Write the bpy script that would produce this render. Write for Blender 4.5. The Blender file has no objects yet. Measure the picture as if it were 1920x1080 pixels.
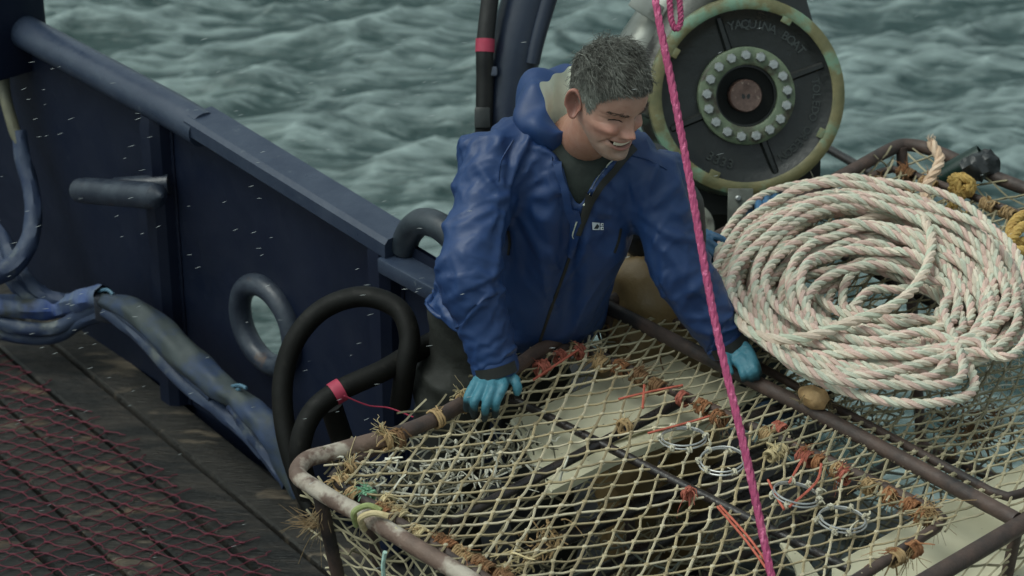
import bpy, bmesh, math, random
import numpy as np
from mathutils import Vector, Matrix, Euler, noise as mnoise

# ------------------------------------------------------------------ camera, sky, sun, exposure
SC = bpy.context.scene
COL = SC.collection
FPX = 4700.0                                   # focal length in pixels of the 1920 px wide photograph
PITCH = math.atan2(2540, 4700)
CAMH = 3.94                                    # metres above the deck
cam_d = bpy.data.cameras.new('camera'); cam = bpy.data.objects.new('camera', cam_d); COL.objects.link(cam)
cam.location = (0, 0, CAMH); cam.rotation_euler = (math.pi / 2 - PITCH, 0, 0)
cam_d.sensor_width = 36; cam_d.lens = 36 * FPX / 1920
cam_d.clip_start = 0.1; cam_d.clip_end = 6000
cam_d.dof.use_dof = True; cam_d.dof.focus_distance = 5.75; cam_d.dof.aperture_fstop = 5.0
SC.camera = cam

SUN_EL, SUN_AZ = math.radians(62), math.radians(-105)      # azimuth from +Y towards +X
world = bpy.data.worlds.new('World'); SC.world = world; world.use_nodes = True
wn = world.node_tree.nodes; wl = world.node_tree.links
wn.clear()
sky = wn.new('ShaderNodeTexSky'); sky.sky_type = 'NISHITA'; sky.sun_disc = False
sky.sun_elevation = SUN_EL; sky.sun_rotation = SUN_AZ; sky.air_density = 1.0; sky.dust_density = 4.0; sky.ozone_density = 1.0
hs = wn.new('ShaderNodeHueSaturation'); hs.inputs['Saturation'].default_value = 0.30
tint = wn.new('ShaderNodeMix'); tint.data_type = 'RGBA'; tint.blend_type = 'MULTIPLY'; tint.inputs[0].default_value = 1.0
tint.inputs[7].default_value = (0.87, 1.0, 0.95, 1)        # thick cold cloud
bg = wn.new('ShaderNodeBackground'); bg.inputs['Strength'].default_value = 0.13
wo = wn.new('ShaderNodeOutputWorld')
wl.new(sky.outputs[0], hs.inputs['Color']); wl.new(hs.outputs[0], tint.inputs[6]); wl.new(tint.outputs[2], bg.inputs['Color'])
wl.new(bg.outputs[0], wo.inputs['Surface'])
sun_d = bpy.data.lights.new('sun', 'SUN'); sun_d.energy = 0.6; sun_d.angle = math.radians(25); sun_d.color = (1.0, 0.98, 0.94)
sun = bpy.data.objects.new('sun', sun_d); COL.objects.link(sun)
sd = Vector((math.sin(SUN_AZ) * math.cos(SUN_EL), math.cos(SUN_AZ) * math.cos(SUN_EL), math.sin(SUN_EL)))
sun.rotation_euler = sd.to_track_quat('Z', 'Y').to_euler(); sun.location = (-5, 0, 9)
vs = SC.view_settings
vs.view_transform = 'Standard'; vs.look = 'None'; vs.gamma = 1.0; vs.exposure = 0.28; vs.use_curve_mapping = False
SC.render.film_transparent = False

# ------------------------------------------------------------------ helpers
rnd = random.Random(7); nrs = np.random.RandomState(11)
FW = np.array([0, math.cos(PITCH), -math.sin(PITCH)]); UP = np.array([0, math.sin(PITCH), math.cos(PITCH)]); RT = np.array([1.0, 0, 0])
CAM0 = np.array([0, 0, CAMH])
U1 = np.array([-0.665, 0.747, 0.0]); U1 /= np.linalg.norm(U1); U2 = np.array([U1[1], -U1[0], 0.0])   # along / across the bulwark
BASE = np.array([-1.169, 6.765, 0.0]); ZV = np.array([0, 0, 1.0])
def ray(x, y): return FW + (x - 960) / FPX * RT - (y - 540) / FPX * UP
def P(x, y, z):                                # survey helper: the point at height z seen at photograph pixel x, y
    d = ray(x, y); return CAM0 + (z - CAMH) / d[2] * d
def Q(x, y, dep): return CAM0 + dep * ray(x, y)
def ST(s, t, z=0.0): return BASE - s * U1 + t * U2 + z * ZV      # metres along the bulwark, across it, up
def PT(x, y, t):                               # the point on the upright plane t metres off the bulwark seen at pixel x, y
    d = ray(x, y); return CAM0 + ((BASE + t * U2 - CAM0) @ U2) / (d @ U2) * d
def V3(*a): return np.array(a, float)
def nrm(v): v = np.asarray(v, float); return v / (np.linalg.norm(v) + 1e-12)

def spline(pts, n=8, closed=False):            # Catmull-Rom through the points
    p = np.asarray(pts, float); k = len(p); out = []
    rng = range(k if closed else k - 1)
    for i in rng:
        if closed: a, b, c, d = p[(i - 1) % k], p[i], p[(i + 1) % k], p[(i + 2) % k]
        else: a, b, c, d = p[max(i - 1, 0)], p[i], p[i + 1], p[min(i + 2, k - 1)]
        for j in range(n):
            t = j / n
            out.append(0.5 * (2 * b + (c - a) * t + (2 * a - 5 * b + 4 * c - d) * t * t + (3 * b - a - 3 * c + d) * t ** 3))
    if not closed: out.append(p[-1])
    return np.array(out)

def frames(path, closed=False, up=None):
    n = len(path)
    if closed: T = np.roll(path, -1, 0) - np.roll(path, 1, 0)
    else:
        T = np.empty_like(path); T[1:-1] = path[2:] - path[:-2]; T[0] = path[1] - path[0]; T[-1] = path[-1] - path[-2]
    T /= (np.linalg.norm(T, axis=1, keepdims=True) + 1e-12)
    a = np.array(up if up is not None else ((0, 0, 1.0) if abs(T[0][2]) < 0.9 else (1.0, 0, 0)))
    N = np.empty_like(path); v = a - T[0] * (a @ T[0]); N[0] = nrm(v)
    for i in range(1, n):
        v = N[i - 1] - T[i] * (N[i - 1] @ T[i]); N[i] = v / (np.linalg.norm(v) + 1e-12)
    return T, N, np.cross(T, N)

class MB:                                      # collects geometry that becomes ONE mesh object
    def __init__(s): s.v = []; s.f = []; s.m = []; s.c = []; s.n = 0
    def add(s, v, f, mi=0, col=None):
        v = np.asarray(v, float).reshape(-1, 3); o = s.n
        s.v.append(v); s.n += len(v)
        s.f.extend((f + o).tolist() if isinstance(f, np.ndarray) else [tuple(i + o for i in q) for q in f]); s.m.extend([mi] * len(f))
        c = np.ones((len(v), 3)) if col is None else (np.tile(np.asarray(col, float), (len(v), 1)) if np.ndim(col) == 1 else np.asarray(col, float))
        s.c.append(c); return s
    def grid(s, V, closed_u=False, closed_v=False, mi=0, col=None):       # V: (rows, cols, 3)
        r, c = V.shape[:2]; I = np.arange(r * c).reshape(r, c)
        if closed_u: I = np.concatenate([I, I[:1]], 0)
        if closed_v: I = np.concatenate([I, I[:, :1]], 1)
        F = np.stack([I[:-1, :-1], I[:-1, 1:], I[1:, 1:], I[1:, :-1]], -1).reshape(-1, 4)
        return s.add(V.reshape(-1, 3), F, mi, None if col is None else (col if np.ndim(col) == 1 else np.asarray(col).reshape(-1, 3)))
    def tube(s, path, r, n=8, closed=False, caps=True, mi=0, col=None, flat=1.0, up=None):
        path = np.asarray(path, float); k = len(path)
        T, N, B = frames(path, closed, up)
        R = np.broadcast_to(np.asarray(r, float), (k,)) if np.ndim(r) <= 1 else r
        a = np.arange(n) * 2 * math.pi / n
        V = path[:, None] + R[:, None, None] * (N[:, None] * np.cos(a)[None, :, None] * flat + B[:, None] * np.sin(a)[None, :, None])
        o = s.n
        s.grid(V, closed, True, mi, col if col is None or np.ndim(col) == 1 else np.repeat(np.asarray(col)[:, None], n, 1))
        if caps and not closed:
            s.f.append(tuple(o + i for i in reversed(range(n)))); s.m.append(mi)
            s.f.append(tuple(o + (k - 1) * n + i for i in range(n))); s.m.append(mi)
        return s
    def box(s, c, h, ax=None, b=0.0, mi=0, col=None):    # centre, half sizes, axes, chamfer
        ax = np.eye(3) if ax is None else np.asarray(ax, float); c = np.asarray(c, float); hx, hy, hz = h
        if b <= 0:
            v = [c + x * hx * ax[0] + y * hy * ax[1] + z * hz * ax[2] for x in (-1, 1) for y in (-1, 1) for z in (-1, 1)]
            return s.add(v, [(0, 1, 3, 2), (4, 6, 7, 5), (0, 4, 5, 1), (2, 3, 7, 6), (0, 2, 6, 4), (1, 5, 7, 3)], mi, col)
        bm = bmesh.new(); bmesh.ops.create_cube(bm, size=2.0)
        for q in bm.verts: q.co = Vector((q.co.x * hx, q.co.y * hy, q.co.z * hz))
        bmesh.ops.bevel(bm, geom=bm.edges[:], offset=b, segments=2, affect='EDGES', profile=0.5)
        bm.verts.index_update()
        v = np.array([c + q.co.x * ax[0] + q.co.y * ax[1] + q.co.z * ax[2] for q in bm.verts]); f = [tuple(q.index for q in p.verts) for p in bm.faces]
        bm.free(); return s.add(v, f, mi, col)
    def lathe(s, prof, c, axis, n=32, mi=0, col=None, cap=True):    # prof: (radius, height) along the axis
        axis = nrm(axis); a = V3(0, 0, 1) if abs(axis[2]) < 0.9 else V3(1, 0, 0)
        X = nrm(np.cross(a, axis)); Y = np.cross(axis, X); ang = np.arange(n) * 2 * math.pi / n
        V = np.array([[np.asarray(c) + h * axis + r * (math.cos(t) * X + math.sin(t) * Y) for t in ang] for r, h in prof])
        o = s.n; s.grid(V, False, True, mi, col)
        if cap:
            k = len(prof)
            if prof[0][0] > 1e-5: s.f.append(tuple(o + i for i in reversed(range(n)))); s.m.append(mi)
            if prof[-1][0] > 1e-5: s.f.append(tuple(o + (k - 1) * n + i for i in range(n))); s.m.append(mi)
        return s
    def prism(s, poly, ax, ay, org, d0, d1, az, mi=0, col=None):     # closed outline extruded along az
        n = len(poly); org = np.asarray(org, float)
        v = [org + p[0] * ax + p[1] * ay + d * az for d in (d0, d1) for p in poly]
        f = [tuple(reversed(range(n))), tuple(range(n, 2 * n))] + [(i, (i + 1) % n, n + (i + 1) % n, n + i) for i in range(n)]
        return s.add(v, f, mi, col)
    def build(s, name, mats, parent=None, smooth=True, auto=40):
        return mesh_obj(name, np.concatenate(s.v), s.f, mats, parent, smooth, auto, s.m, np.concatenate(s.c))

def mesh_obj(name, v, f, mats, parent=None, smooth=True, auto=40, mi=None, col=None):
    me = bpy.data.meshes.new(name); me.from_pydata(np.asarray(v).tolist(), [], f)
    mats = mats if isinstance(mats, (list, tuple)) else [mats]
    for m in mats: me.materials.append(m)
    if mi is not None and len(mats) > 1: me.polygons.foreach_set('material_index', np.array(mi, dtype=np.int32))
    if col is not None and not np.all(col == 1.0):
        at = me.color_attributes.new('Col', 'FLOAT_COLOR', 'POINT')
        at.data.foreach_set('color', np.concatenate([col, np.ones((len(col), 1))], 1).astype(np.float32).ravel())
    if smooth:
        me.polygons.foreach_set('use_smooth', np.ones(len(me.polygons), dtype=bool))
        if auto: me.set_sharp_from_angle(angle=math.radians(auto))
    me.update(); me.validate(clean_customdata=False)
    o = bpy.data.objects.new(name, me); COL.objects.link(o)
    if parent is not None:
        o.parent = parent; o.matrix_parent_inverse = Matrix.Translation(-Vector(parent.location))
    return o
def tag(o, label=None, cat=None, group=None, kind=None):
    if label: o['label'] = label
    if cat: o['category'] = cat
    if group: o['group'] = group
    if kind: o['kind'] = kind
    return o
def thing(name, loc, label, cat, group=None):
    o = bpy.data.objects.new(name, None); COL.objects.link(o); o.location = Vector(loc); o.empty_display_size = 0.1
    return tag(o, label, cat, group)

# ------------------------------------------------------------------ materials
def srgb(r, g, b): return tuple(((c / 255) / 12.92 if c / 255 < 0.04045 else ((c / 255 + 0.055) / 1.055) ** 2.4) for c in (r, g, b))
def mat(name, c1, c2=None, scale=8.0, rough=0.6, metal=0.0, bump=0.0, bscale=60.0, detail=5.0, c3=None, s3=3.0, t3=(0.55, 0.65), vcol=False,
        rvar=0.12, stretch=None, coat=0.0, sheen=0.0, sub=0.0, bdist=0.004, spec=0.5, lo=0.35, hi=0.65, stretch3=None):
    m = bpy.data.materials.new(name); m.use_nodes = True; nt = m.node_tree; N = nt.nodes; L = nt.links
    b = N['Principled BSDF']; b.inputs['Metallic'].default_value = metal; b.inputs['Coat Weight'].default_value = coat
    b.inputs['Coat Roughness'].default_value = 0.15; b.inputs['Sheen Weight'].default_value = sheen; b.inputs['Specular IOR Level'].default_value = spec
    if sub: b.inputs['Subsurface Weight'].default_value = sub; b.inputs['Subsurface Radius'].default_value = (0.012, 0.005, 0.003); b.inputs['Subsurface Scale'].default_value = 1.0
    tc = N.new('ShaderNodeTexCoord')
    def coords(st):
        if st is None: return tc.outputs['Object']
        mp = N.new('ShaderNodeMapping'); mp.inputs['Scale'].default_value = st[:3]
        if len(st) > 3: mp.inputs['Rotation'].default_value = (0, 0, st[3])
        L.new(tc.outputs['Object'], mp.inputs[0]); return mp.outputs[0]
    def nz(sc, det=detail, st=None):
        t = N.new('ShaderNodeTexNoise'); t.inputs['Scale'].default_value = sc; t.inputs['Detail'].default_value = det; t.inputs['Roughness'].default_value = 0.6
        L.new(coords(st), t.inputs['Vector']); return t.outputs['Fac']
    def ramp(src, a, z):
        r = N.new('ShaderNodeMapRange'); r.inputs[1].default_value = a; r.inputs[2].default_value = z; r.clamp = True
        L.new(src, r.inputs[0]); return r.outputs[0]
    def mix(fac, a, z, mode='MIX'):
        x = N.new('ShaderNodeMix'); x.data_type = 'RGBA'; x.blend_type = mode
        for sock, val in ((0, fac), (6, a), (7, z)):
            if isinstance(val, (tuple, list)): x.inputs[sock].default_value = (*val[:3], 1)
            elif isinstance(val, float): x.inputs[sock].default_value = val
            else: L.new(val, x.inputs[sock])
        return x.outputs[2]
    n1 = nz(scale, st=stretch); cur = c1
    if c2 is not None: cur = mix(ramp(n1, lo, hi), c1, c2)
    if c3 is not None: cur = mix(ramp(nz(s3, st=stretch3), *t3), cur, c3)
    if vcol:
        va = N.new('ShaderNodeVertexColor'); va.layer_name = 'Col'
        cur = mix(1.0, cur, va.outputs[0], 'MULTIPLY')
    if isinstance(cur, tuple): b.inputs['Base Color'].default_value = (*cur, 1)
    else: L.new(cur, b.inputs['Base Color'])
    if rvar:
        r = N.new('ShaderNodeMapRange'); r.inputs[1].default_value = 0.3; r.inputs[2].default_value = 0.7
        r.inputs[3].default_value = max(0.02, rough - rvar); r.inputs[4].default_value = min(1, rough + rvar)
        L.new(nz(scale * 2.3), r.inputs[0]); L.new(r.outputs[0], b.inputs['Roughness'])
    else: b.inputs['Roughness'].default_value = rough
    if bump:
        bp = N.new('ShaderNodeBump'); bp.inputs['Strength'].default_value = bump; bp.inputs['Distance'].default_value = bdist
        L.new(nz(bscale, 6.0, stretch), bp.inputs['Height']); L.new(bp.outputs[0], b.inputs['Normal'])
    return m

# ================================================================== THE SETTING
# ---- sea: one sheet, wind chop from a random wave spectrum near the boat, flat out to the horizon
def make_sea():
    n = 512; Lm = 26.0; rs = np.random.RandomState(5)
    k1 = 2 * math.pi * np.fft.fftfreq(n, Lm / n); KX, KY = np.meshgrid(k1, k1, indexing='ij'); K = np.hypot(KX, KY); K[0, 0] = 1e-6
    wd = nrm(V3(0.36, -0.93, 0))[:2]; kp = 2 * math.pi / 2.2
    cosd = (KX * wd[0] + KY * wd[1]) / K
    S = np.exp(-1.25 * (kp / K) ** 2) / K ** 3.45 * (0.05 + cosd ** 4) * np.exp(-(K * 0.018) ** 2); S[0, 0] = 0
    A = np.sqrt(S) * (rs.randn(n, n) + 1j * rs.randn(n, n))
    hgt = np.fft.ifft2(A).real; k = 0.048 / hgt.std(); hgt *= k
    dx = np.fft.ifft2(A * 1j * KX / K).real * k; dy = np.fft.ifft2(A * 1j * KY / K).real * k
    jx = np.fft.ifft2(A * KX * KX / K).real * k; jy = np.fft.ifft2(A * KY * KY / K).real * k
    fold = jx + jy; fold = (fold - fold.mean()) / fold.std()
    ax = (np.arange(n) / (n - 1) - 0.5) * Lm
    X, Y = np.meshgrid(ax + 1.0, ax + 14.0, indexing='ij')
    e = np.minimum(np.minimum(np.arange(n), n - 1 - np.arange(n)) / 30.0, 1.0); w = np.outer(e, e)
    V = np.stack([X + 0.9 * dx * w, Y + 0.9 * dy * w, -1.75 + hgt * w], -1).reshape(-1, 3)
    idx = np.arange(n * n).reshape(n, n)
    F = np.stack([idx[:-1, :-1], idx[1:, :-1], idx[1:, 1:], idx[:-1, 1:]], -1).reshape(-1, 4).tolist()
    ring = np.concatenate([idx[:, 0], idx[-1, 1:], idx[::-1, -1][1:], idx[0, ::-1][1:-1]])
    out = V[ring].copy(); c = V3(1, 14, -1.75); d = out - c; out = c + d * (3000 / np.abs(d[:, :2]).max(1))[:, None]; out[:, 2] = -1.75
    o = len(V); m = len(ring)
    F += [(int(ring[(i + 1) % m]), int(ring[i]), o + i, o + (i + 1) % m) for i in range(m)]
    me = bpy.data.meshes.new('sea'); me.from_pydata(np.concatenate([V, out]).tolist(), [], F)
    at = me.attributes.new('foam_sheen', 'FLOAT', 'POINT'); at.data.foreach_set('value', np.concatenate([fold.ravel(), np.full(m, -3.0)]).astype(np.float32))
    me.polygons.foreach_set('use_smooth', np.ones(len(me.polygons), dtype=bool))
    ob = bpy.data.objects.new('sea', me); COL.objects.link(ob); ob['kind'] = 'structure'
    mt = bpy.data.materials.new('sea_water'); mt.use_nodes = True; N = mt.node_tree.nodes; L = mt.node_tree.links; b = N['Principled BSDF']
    b.inputs['Roughness'].default_value = 0.12; b.inputs['IOR'].default_value = 1.33; b.inputs['Specular IOR Level'].default_value = 0.5
    tc = N.new('ShaderNodeTexCoord')
    a = N.new('ShaderNodeAttribute'); a.attribute_name = 'foam_sheen'
    mp = N.new('ShaderNodeMapping'); mp.inputs['Rotation'].default_value = (0, 0, -0.22); mp.inputs['Scale'].default_value = (0.55, 2.6, 1); L.new(tc.outputs['Object'], mp.inputs[0])
    nz = N.new('ShaderNodeTexNoise'); nz.inputs['Scale'].default_value = 2.3; nz.inputs['Detail'].default_value = 7; nz.inputs['Roughness'].default_value = 0.62; nz.inputs['Distortion'].default_value = 1.6
    L.new(mp.outputs[0], nz.inputs['Vector'])
    ad = N.new('ShaderNodeMath'); ad.operation = 'MULTIPLY_ADD'; ad.inputs[1].default_value = 0.075; L.new(a.outputs['Fac'], ad.inputs[0]); L.new(nz.outputs['Fac'], ad.inputs[2])
    mr = N.new('ShaderNodeMapRange'); mr.inputs[1].default_value = 0.38; mr.inputs[2].default_value = 0.84; L.new(ad.outputs[0], mr.inputs[0])
    mx = N.new('ShaderNodeMix'); mx.data_type = 'RGBA'; mx.inputs[6].default_value = (0.038, 0.068, 0.066, 1); mx.inputs[7].default_value = (0.37, 0.46, 0.445, 1)  # pale colour holds foam plus sky sheen painted along the crests
    L.new(mr.outputs[0], mx.inputs[0]); L.new(mx.outputs[2], b.inputs['Base Color'])
    rg = N.new('ShaderNodeMapRange'); rg.inputs[3].default_value = 0.14; rg.inputs[4].default_value = 0.7; L.new(mr.outputs[0], rg.inputs[0]); L.new(rg.outputs[0], b.inputs['Roughness'])
    n2 = N.new('ShaderNodeTexNoise'); n2.inputs['Scale'].default_value = 11.0; n2.inputs['Detail'].default_value = 7; n2.inputs['Distortion'].default_value = 0.6; L.new(mp.outputs[0], n2.inputs['Vector'])
    bp = N.new('ShaderNodeBump'); bp.inputs['Strength'].default_value = 0.75; bp.inputs['Distance'].default_value = 0.05
    L.new(n2.outputs['Fac'], bp.inputs['Height']); L.new(bp.outputs[0], b.inputs['Normal'])
    me.materials.append(mt)
make_sea()

# ---- deck: a dark under-deck sheet with individual worn planks on it
M_under = mat('deck_pitch', (0.006, 0.006, 0.006), rough=0.8)
M_plank = [mat('plank_%d' % i, srgb(*a), srgb(*b_), scale=9, rough=0.50, rvar=0.22, bump=1.0, bscale=22, stretch=(1, 9, 6, 0.80), c3=srgb(*c_), s3=3.4, t3=(t_ - 0.06, t_ + 0.04), lo=0.42, hi=0.60, stretch3=(1, 3.5, 1, 0.80), bdist=0.008)
           for i, (a, b_, c_, t_) in enumerate([((30, 29, 26), (49, 46, 41), (110, 98, 82), 0.62), ((23, 24, 23), (42, 42, 38), (94, 77, 60), 0.61), ((36, 33, 30), (54, 49, 43), (16, 18, 17), 0.50)])]
mb = MB(); mb.box(ST(2.2, -2.0, -0.10), (5.2, 2.0, 0.04), [U1, U2, ZV]); deck = mb.build('deck', M_under, smooth=False); tag(deck, kind='structure')
pd = nrm(P(107, 650, 0) - P(570, 1037, 0)); pn = V3(pd[1], -pd[0], 0)
org = P(107, 650, 0); wpl = 0.147
for i in range(-20, 1):
    mb = MB(); L0 = 4.4 if i < -1 else 3.0; nseg = 24
    c0 = org + pn * (wpl * (i + 0.5)); hw = wpl / 2 - 0.0065
    rows = []
    for j in range(nseg + 1):
        x = -L0 + 2 * L0 * j / nseg - 1.2
        wob = [0.0018 * math.sin(x * 2.1 + i * 1.7) + rnd.uniform(-0.001, 0.001) for _ in range(2)]
        dz = -0.002 * abs(math.sin(i * 2.3)) + rnd.uniform(-0.0008, 0.0008)
        sec = [(-hw + wob[0], -0.055), (-hw + wob[0], -0.007), (-hw + 0.006, 0.0), (-hw * 0.3, 0.0016), (hw * 0.3, 0.0016), (hw - 0.006, 0.0), (hw + wob[1], -0.007), (hw + wob[1], -0.055)]
        rows.append([c0 - pd * x + pn * a + ZV * (z + dz) for a, z in sec])
    mb.grid(np.array(rows), False, True)
    mb.build('plank', M_plank[(i * 7) % 3], deck, auto=35)

# ---- bulwark along the port side
M_hull = mat('hull_paint', (0.0040, 0.0080, 0.0220), (0.0056, 0.0100, 0.0260), scale=4, rough=0.5, spec=0.35, bump=0.25, bscale=14, c3=(0.020, 0.026, 0.040), s3=26, t3=(0.70, 0.76), bdist=0.006)
M_rail = mat('rail_paint', (0.022, 0.034, 0.062), (0.036, 0.050, 0.080), scale=9, rough=0.38, bump=0.35, bscale=45, c3=(0.10, 0.12, 0.14), s3=26, t3=(0.66, 0.74))
bul = thing('bulwark', ST(0.5, 0, 0), 'dark navy steel bulwark with pipe rail on the left side of the deck', 'bulwark')
s_a, s_b = -3.2, 1.60
HOLE = ST(0.715, 0, 0.455)                     # oval hawse hole through the plate
def rail_z(s): return 1.035 if s < 0.35 else 1.035 - 0.062 * (s - 0.35) / 1.15
hr = 32; hrx, hrz = 0.100, 0.098
def hole_pt(a, k=1.0):
    x = math.cos(a) * hrx * k; z = math.sin(a) * hrz * k; an = math.radians(20)
    return (x * math.cos(an) - z * math.sin(an), x * math.sin(an) + z * math.cos(an))
mb = MB()
for side, t in ((0, 0.0), (1, 0.012)):
    zb = 0.0 if side == 0 else -2.6
    rec = []                                   # plate round the hole: fan from hole rim to a square, then flat quads
    hs_, hz_ = 0.7150, 0.455; q = 0.22; rim = []; sq = []
    for i in range(hr):
        a = 2 * math.pi * i / hr; x, z = hole_pt(a); rim.append(ST(hs_ + x, t, hz_ + z))
        cx, cz = math.cos(a), math.sin(a); m_ = q / max(abs(cx), abs(cz)); sq.append(ST(hs_ + cx * m_, t, hz_ + cz * m_))
    mb.grid(np.array([rim, sq]), False, True)
    for s0, s1, zlo, zhi in ((s_a, hs_ - q, zb, None), (hs_ + q, s_b, zb, None), (hs_ - q, hs_ + q, hz_ + q, None), (hs_ - q, hs_ + q, zb, hz_ - q)):
        k = 10; V = []
        for i in range(k + 1):
            s = s0 + (s1 - s0) * i / k; V.append([ST(s, t, zlo), ST(s, t, (rail_z(s) - 0.02) if zhi is None else zhi)])
        mb.grid(np.array(V))
rimA = [ST(0.715 + hole_pt(2 * math.pi * i / hr)[0], 0.0, 0.455 + hole_pt(2 * math.pi * i / hr)[1]) for i in range(hr)]
rimB = [p + U2 * 0.012 for p in rimA]; mb.grid(np.array([rimA, rimB]), False, True)
mb.add([ST(s_b, 0, 0), ST(s_b, 0.012, 0), ST(s_b, 0.012, rail_z(s_b)), ST(s_b, 0, rail_z(s_b))], [(0, 1, 2, 3)])
mb.build('plate', M_hull, bul, auto=30)
mb = MB(); a = np.linspace(0, 2 * math.pi, 40, endpoint=False)
mb.tube(np.array([ST(0.715 + hole_pt(x, 1.26)[0], -0.008, 0.455 + hole_pt(x, 1.26)[1]) for x in a]), 0.033, 12, closed=True)
M_fair = mat('fairlead_paint', (0.014, 0.02, 0.034), (0.035, 0.045, 0.062), scale=14, rough=0.4, bump=0.4, bscale=50, c3=(0.07, 0.04, 0.025), s3=9, t3=(0.62, 0.72))
mb.build('fairlead_ring', M_fair, bul)
mb = MB(); mb.tube(np.array([ST(s, -0.012, rail_z(s) - 0.045) for s in np.linspace(-0.47, 0.47, 12)]), 0.052, 18); mb.build('rail_pipe', M_rail, bul)
mb = MB(); V = []
for s in np.linspace(0.44, 1.33, 14):
    z = rail_z(s); sec = [(-0.052, z - 0.060), (-0.058, z - 0.053), (-0.058, z - 0.015), (-0.046, z - 0.003), (0.040, z), (0.048, z - 0.012), (0.048, z - 0.060)]
    V.append([ST(s, a_, b_) for a_, b_ in sec])
V = np.array(V); mb.grid(V, False, True); mb.f += [tuple(reversed(range(7))), tuple(13 * 7 + i for i in range(7))]; mb.m += [0, 0]
mb.build('rail_cap', M_rail, bul, auto=25)
mb = MB(); mb.box(ST(1.47, -0.01, 0.905), (0.16, 0.06, 0.022), [U1, U2, ZV], b=0.006); mb.build('rail_step', M_rail, bul)
for s, w in ((0.235, 0.052), (1.28, 0.05), (-1.2, 0.05)):           # welded stiffeners with a rounded head
    mb = MB(); V = []
    for z, k in ((0, 1), (0.5, 1), (0.86, 1.0), (0.92, 1.02), (0.955, 0.9)):
        sec = [(-w * k, -0.002), (-w * k * 0.86, -0.036 * k), (-w * 0.45 * k, -0.058 * k), (w * 0.45 * k, -0.058 * k), (w * k * 0.86, -0.036 * k), (w * k, -0.002)]
        V.append([ST(s + a_, b_, z) for a_, b_ in sec])
    V = np.array(V); mb.grid(V, False, True); mb.f.append(tuple(4 * 6 + i for i in range(6))); mb.m.append(0); mb.build('stiffener', M_hull, bul, auto=30)
    for sx in (-w - 0.002, w + 0.002):
        mb = MB(); zz_ = np.linspace(0.0, 0.94, 70); mb.tube(np.array([ST(s + sx + rnd.uniform(-0.0012, 0.0012), -0.003, z) for z in zz_]), 0.0055 + 0.0018 * np.sin(np.arange(70) * 2.4), 6); mb.build('weld_bead', M_hull, bul)
mb = MB(); V = []                                                    # mooring pin: a fat horizontal bar on a short stub
pa, pb_ = PT(140, 356, -0.16), PT(304, 368, -0.15)
ax_ = nrm(pb_ - pa); k = np.linspace(0, 1, 18); rr = 0.039 * np.sqrt(np.clip(1 - (2 * np.abs(k - 0.5)) ** 14, 0.02, 1))
mb.tube(pa + (pb_ - pa) * k[:, None], rr, 16); mb.tube(np.array([PT(215, 352, -0.13), PT(318, 344, -0.02)]), 0.030, 12)
mb.build('mooring_pin', M_fair, bul)
mb = MB(); mb.tube(spline([ST(1.335, 0.0, 0.94), ST(1.36, 0.0, 0.995), ST(1.41, 0.0, 1.045), ST(1.48, 0.0, 1.06), ST(1.55, 0, 1.04), ST(1.60, 0.0, 0.98), ST(1.61, 0, 0.9)], 6), 0.036, 14)
mb.build('chock_arch', mat('chock_paint', (0.012, 0.018, 0.026), (0.03, 0.04, 0.05), scale=12, rough=0.4, bump=0.3, bscale=40), bul)
mb = MB(); mb.box(ST(-0.545, -0.03, 1.35), (0.085, 0.10, 0.50), [U1, U2, ZV], b=0.02); mb.build('rail_post', M_hull, bul)
# outer hull plating under the rail opening, aft of the plate end
hull = mesh_obj('hull', np.array([ST(s_b, 0.02, -0.06), ST(8, 0.02, -0.06), ST(8, 0.02, -2.6), ST(s_b, 0.02, -2.6)]), [(0, 1, 2, 3)], M_hull, smooth=False)
tag(hull, kind='structure')
mb = MB(); mb.box(ST(2.33, 0.62, -0.11), (1.82, 0.60, 0.03), [U1, U2, ZV], b=0.004); plat = mb.build('launch_platform', M_under); tag(plat, kind='structure')

# ================================================================== THE CRAB POT ON ITS LAUNCHER
M_rust = mat('rusty_tube', srgb(58, 48, 44), srgb(84, 66, 58), scale=16, rough=0.62, bump=0.5, bscale=80, c3=srgb(34, 30, 30), s3=7, t3=(0.50, 0.62))
M_rustA = mat('scraped_tube', srgb(92, 74, 64), srgb(120, 98, 86), scale=14, rough=0.6, bump=0.6, bscale=70, c3=srgb(168, 158, 144), s3=7, t3=(0.48, 0.55))
M_wet = mat('wet_tube', srgb(34, 31, 31), srgb(54, 47, 44), scale=20, rough=0.3, bump=0.4, bscale=90)
M_twine = mat('net_twine', (1, 1, 1), (0.72, 0.72, 0.70), scale=30, rough=0.85, vcol=True, spec=0.2)
ZP = 0.95
pot = thing('crab_pot', ST(2.6, 0.3, 0.10), 'big rusty steel crab pot webbed with tan netting in front of the man', 'crab pot')
def to_st(p): r = np.asarray(p) - BASE; return -(r @ U1), r @ U2
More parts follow.
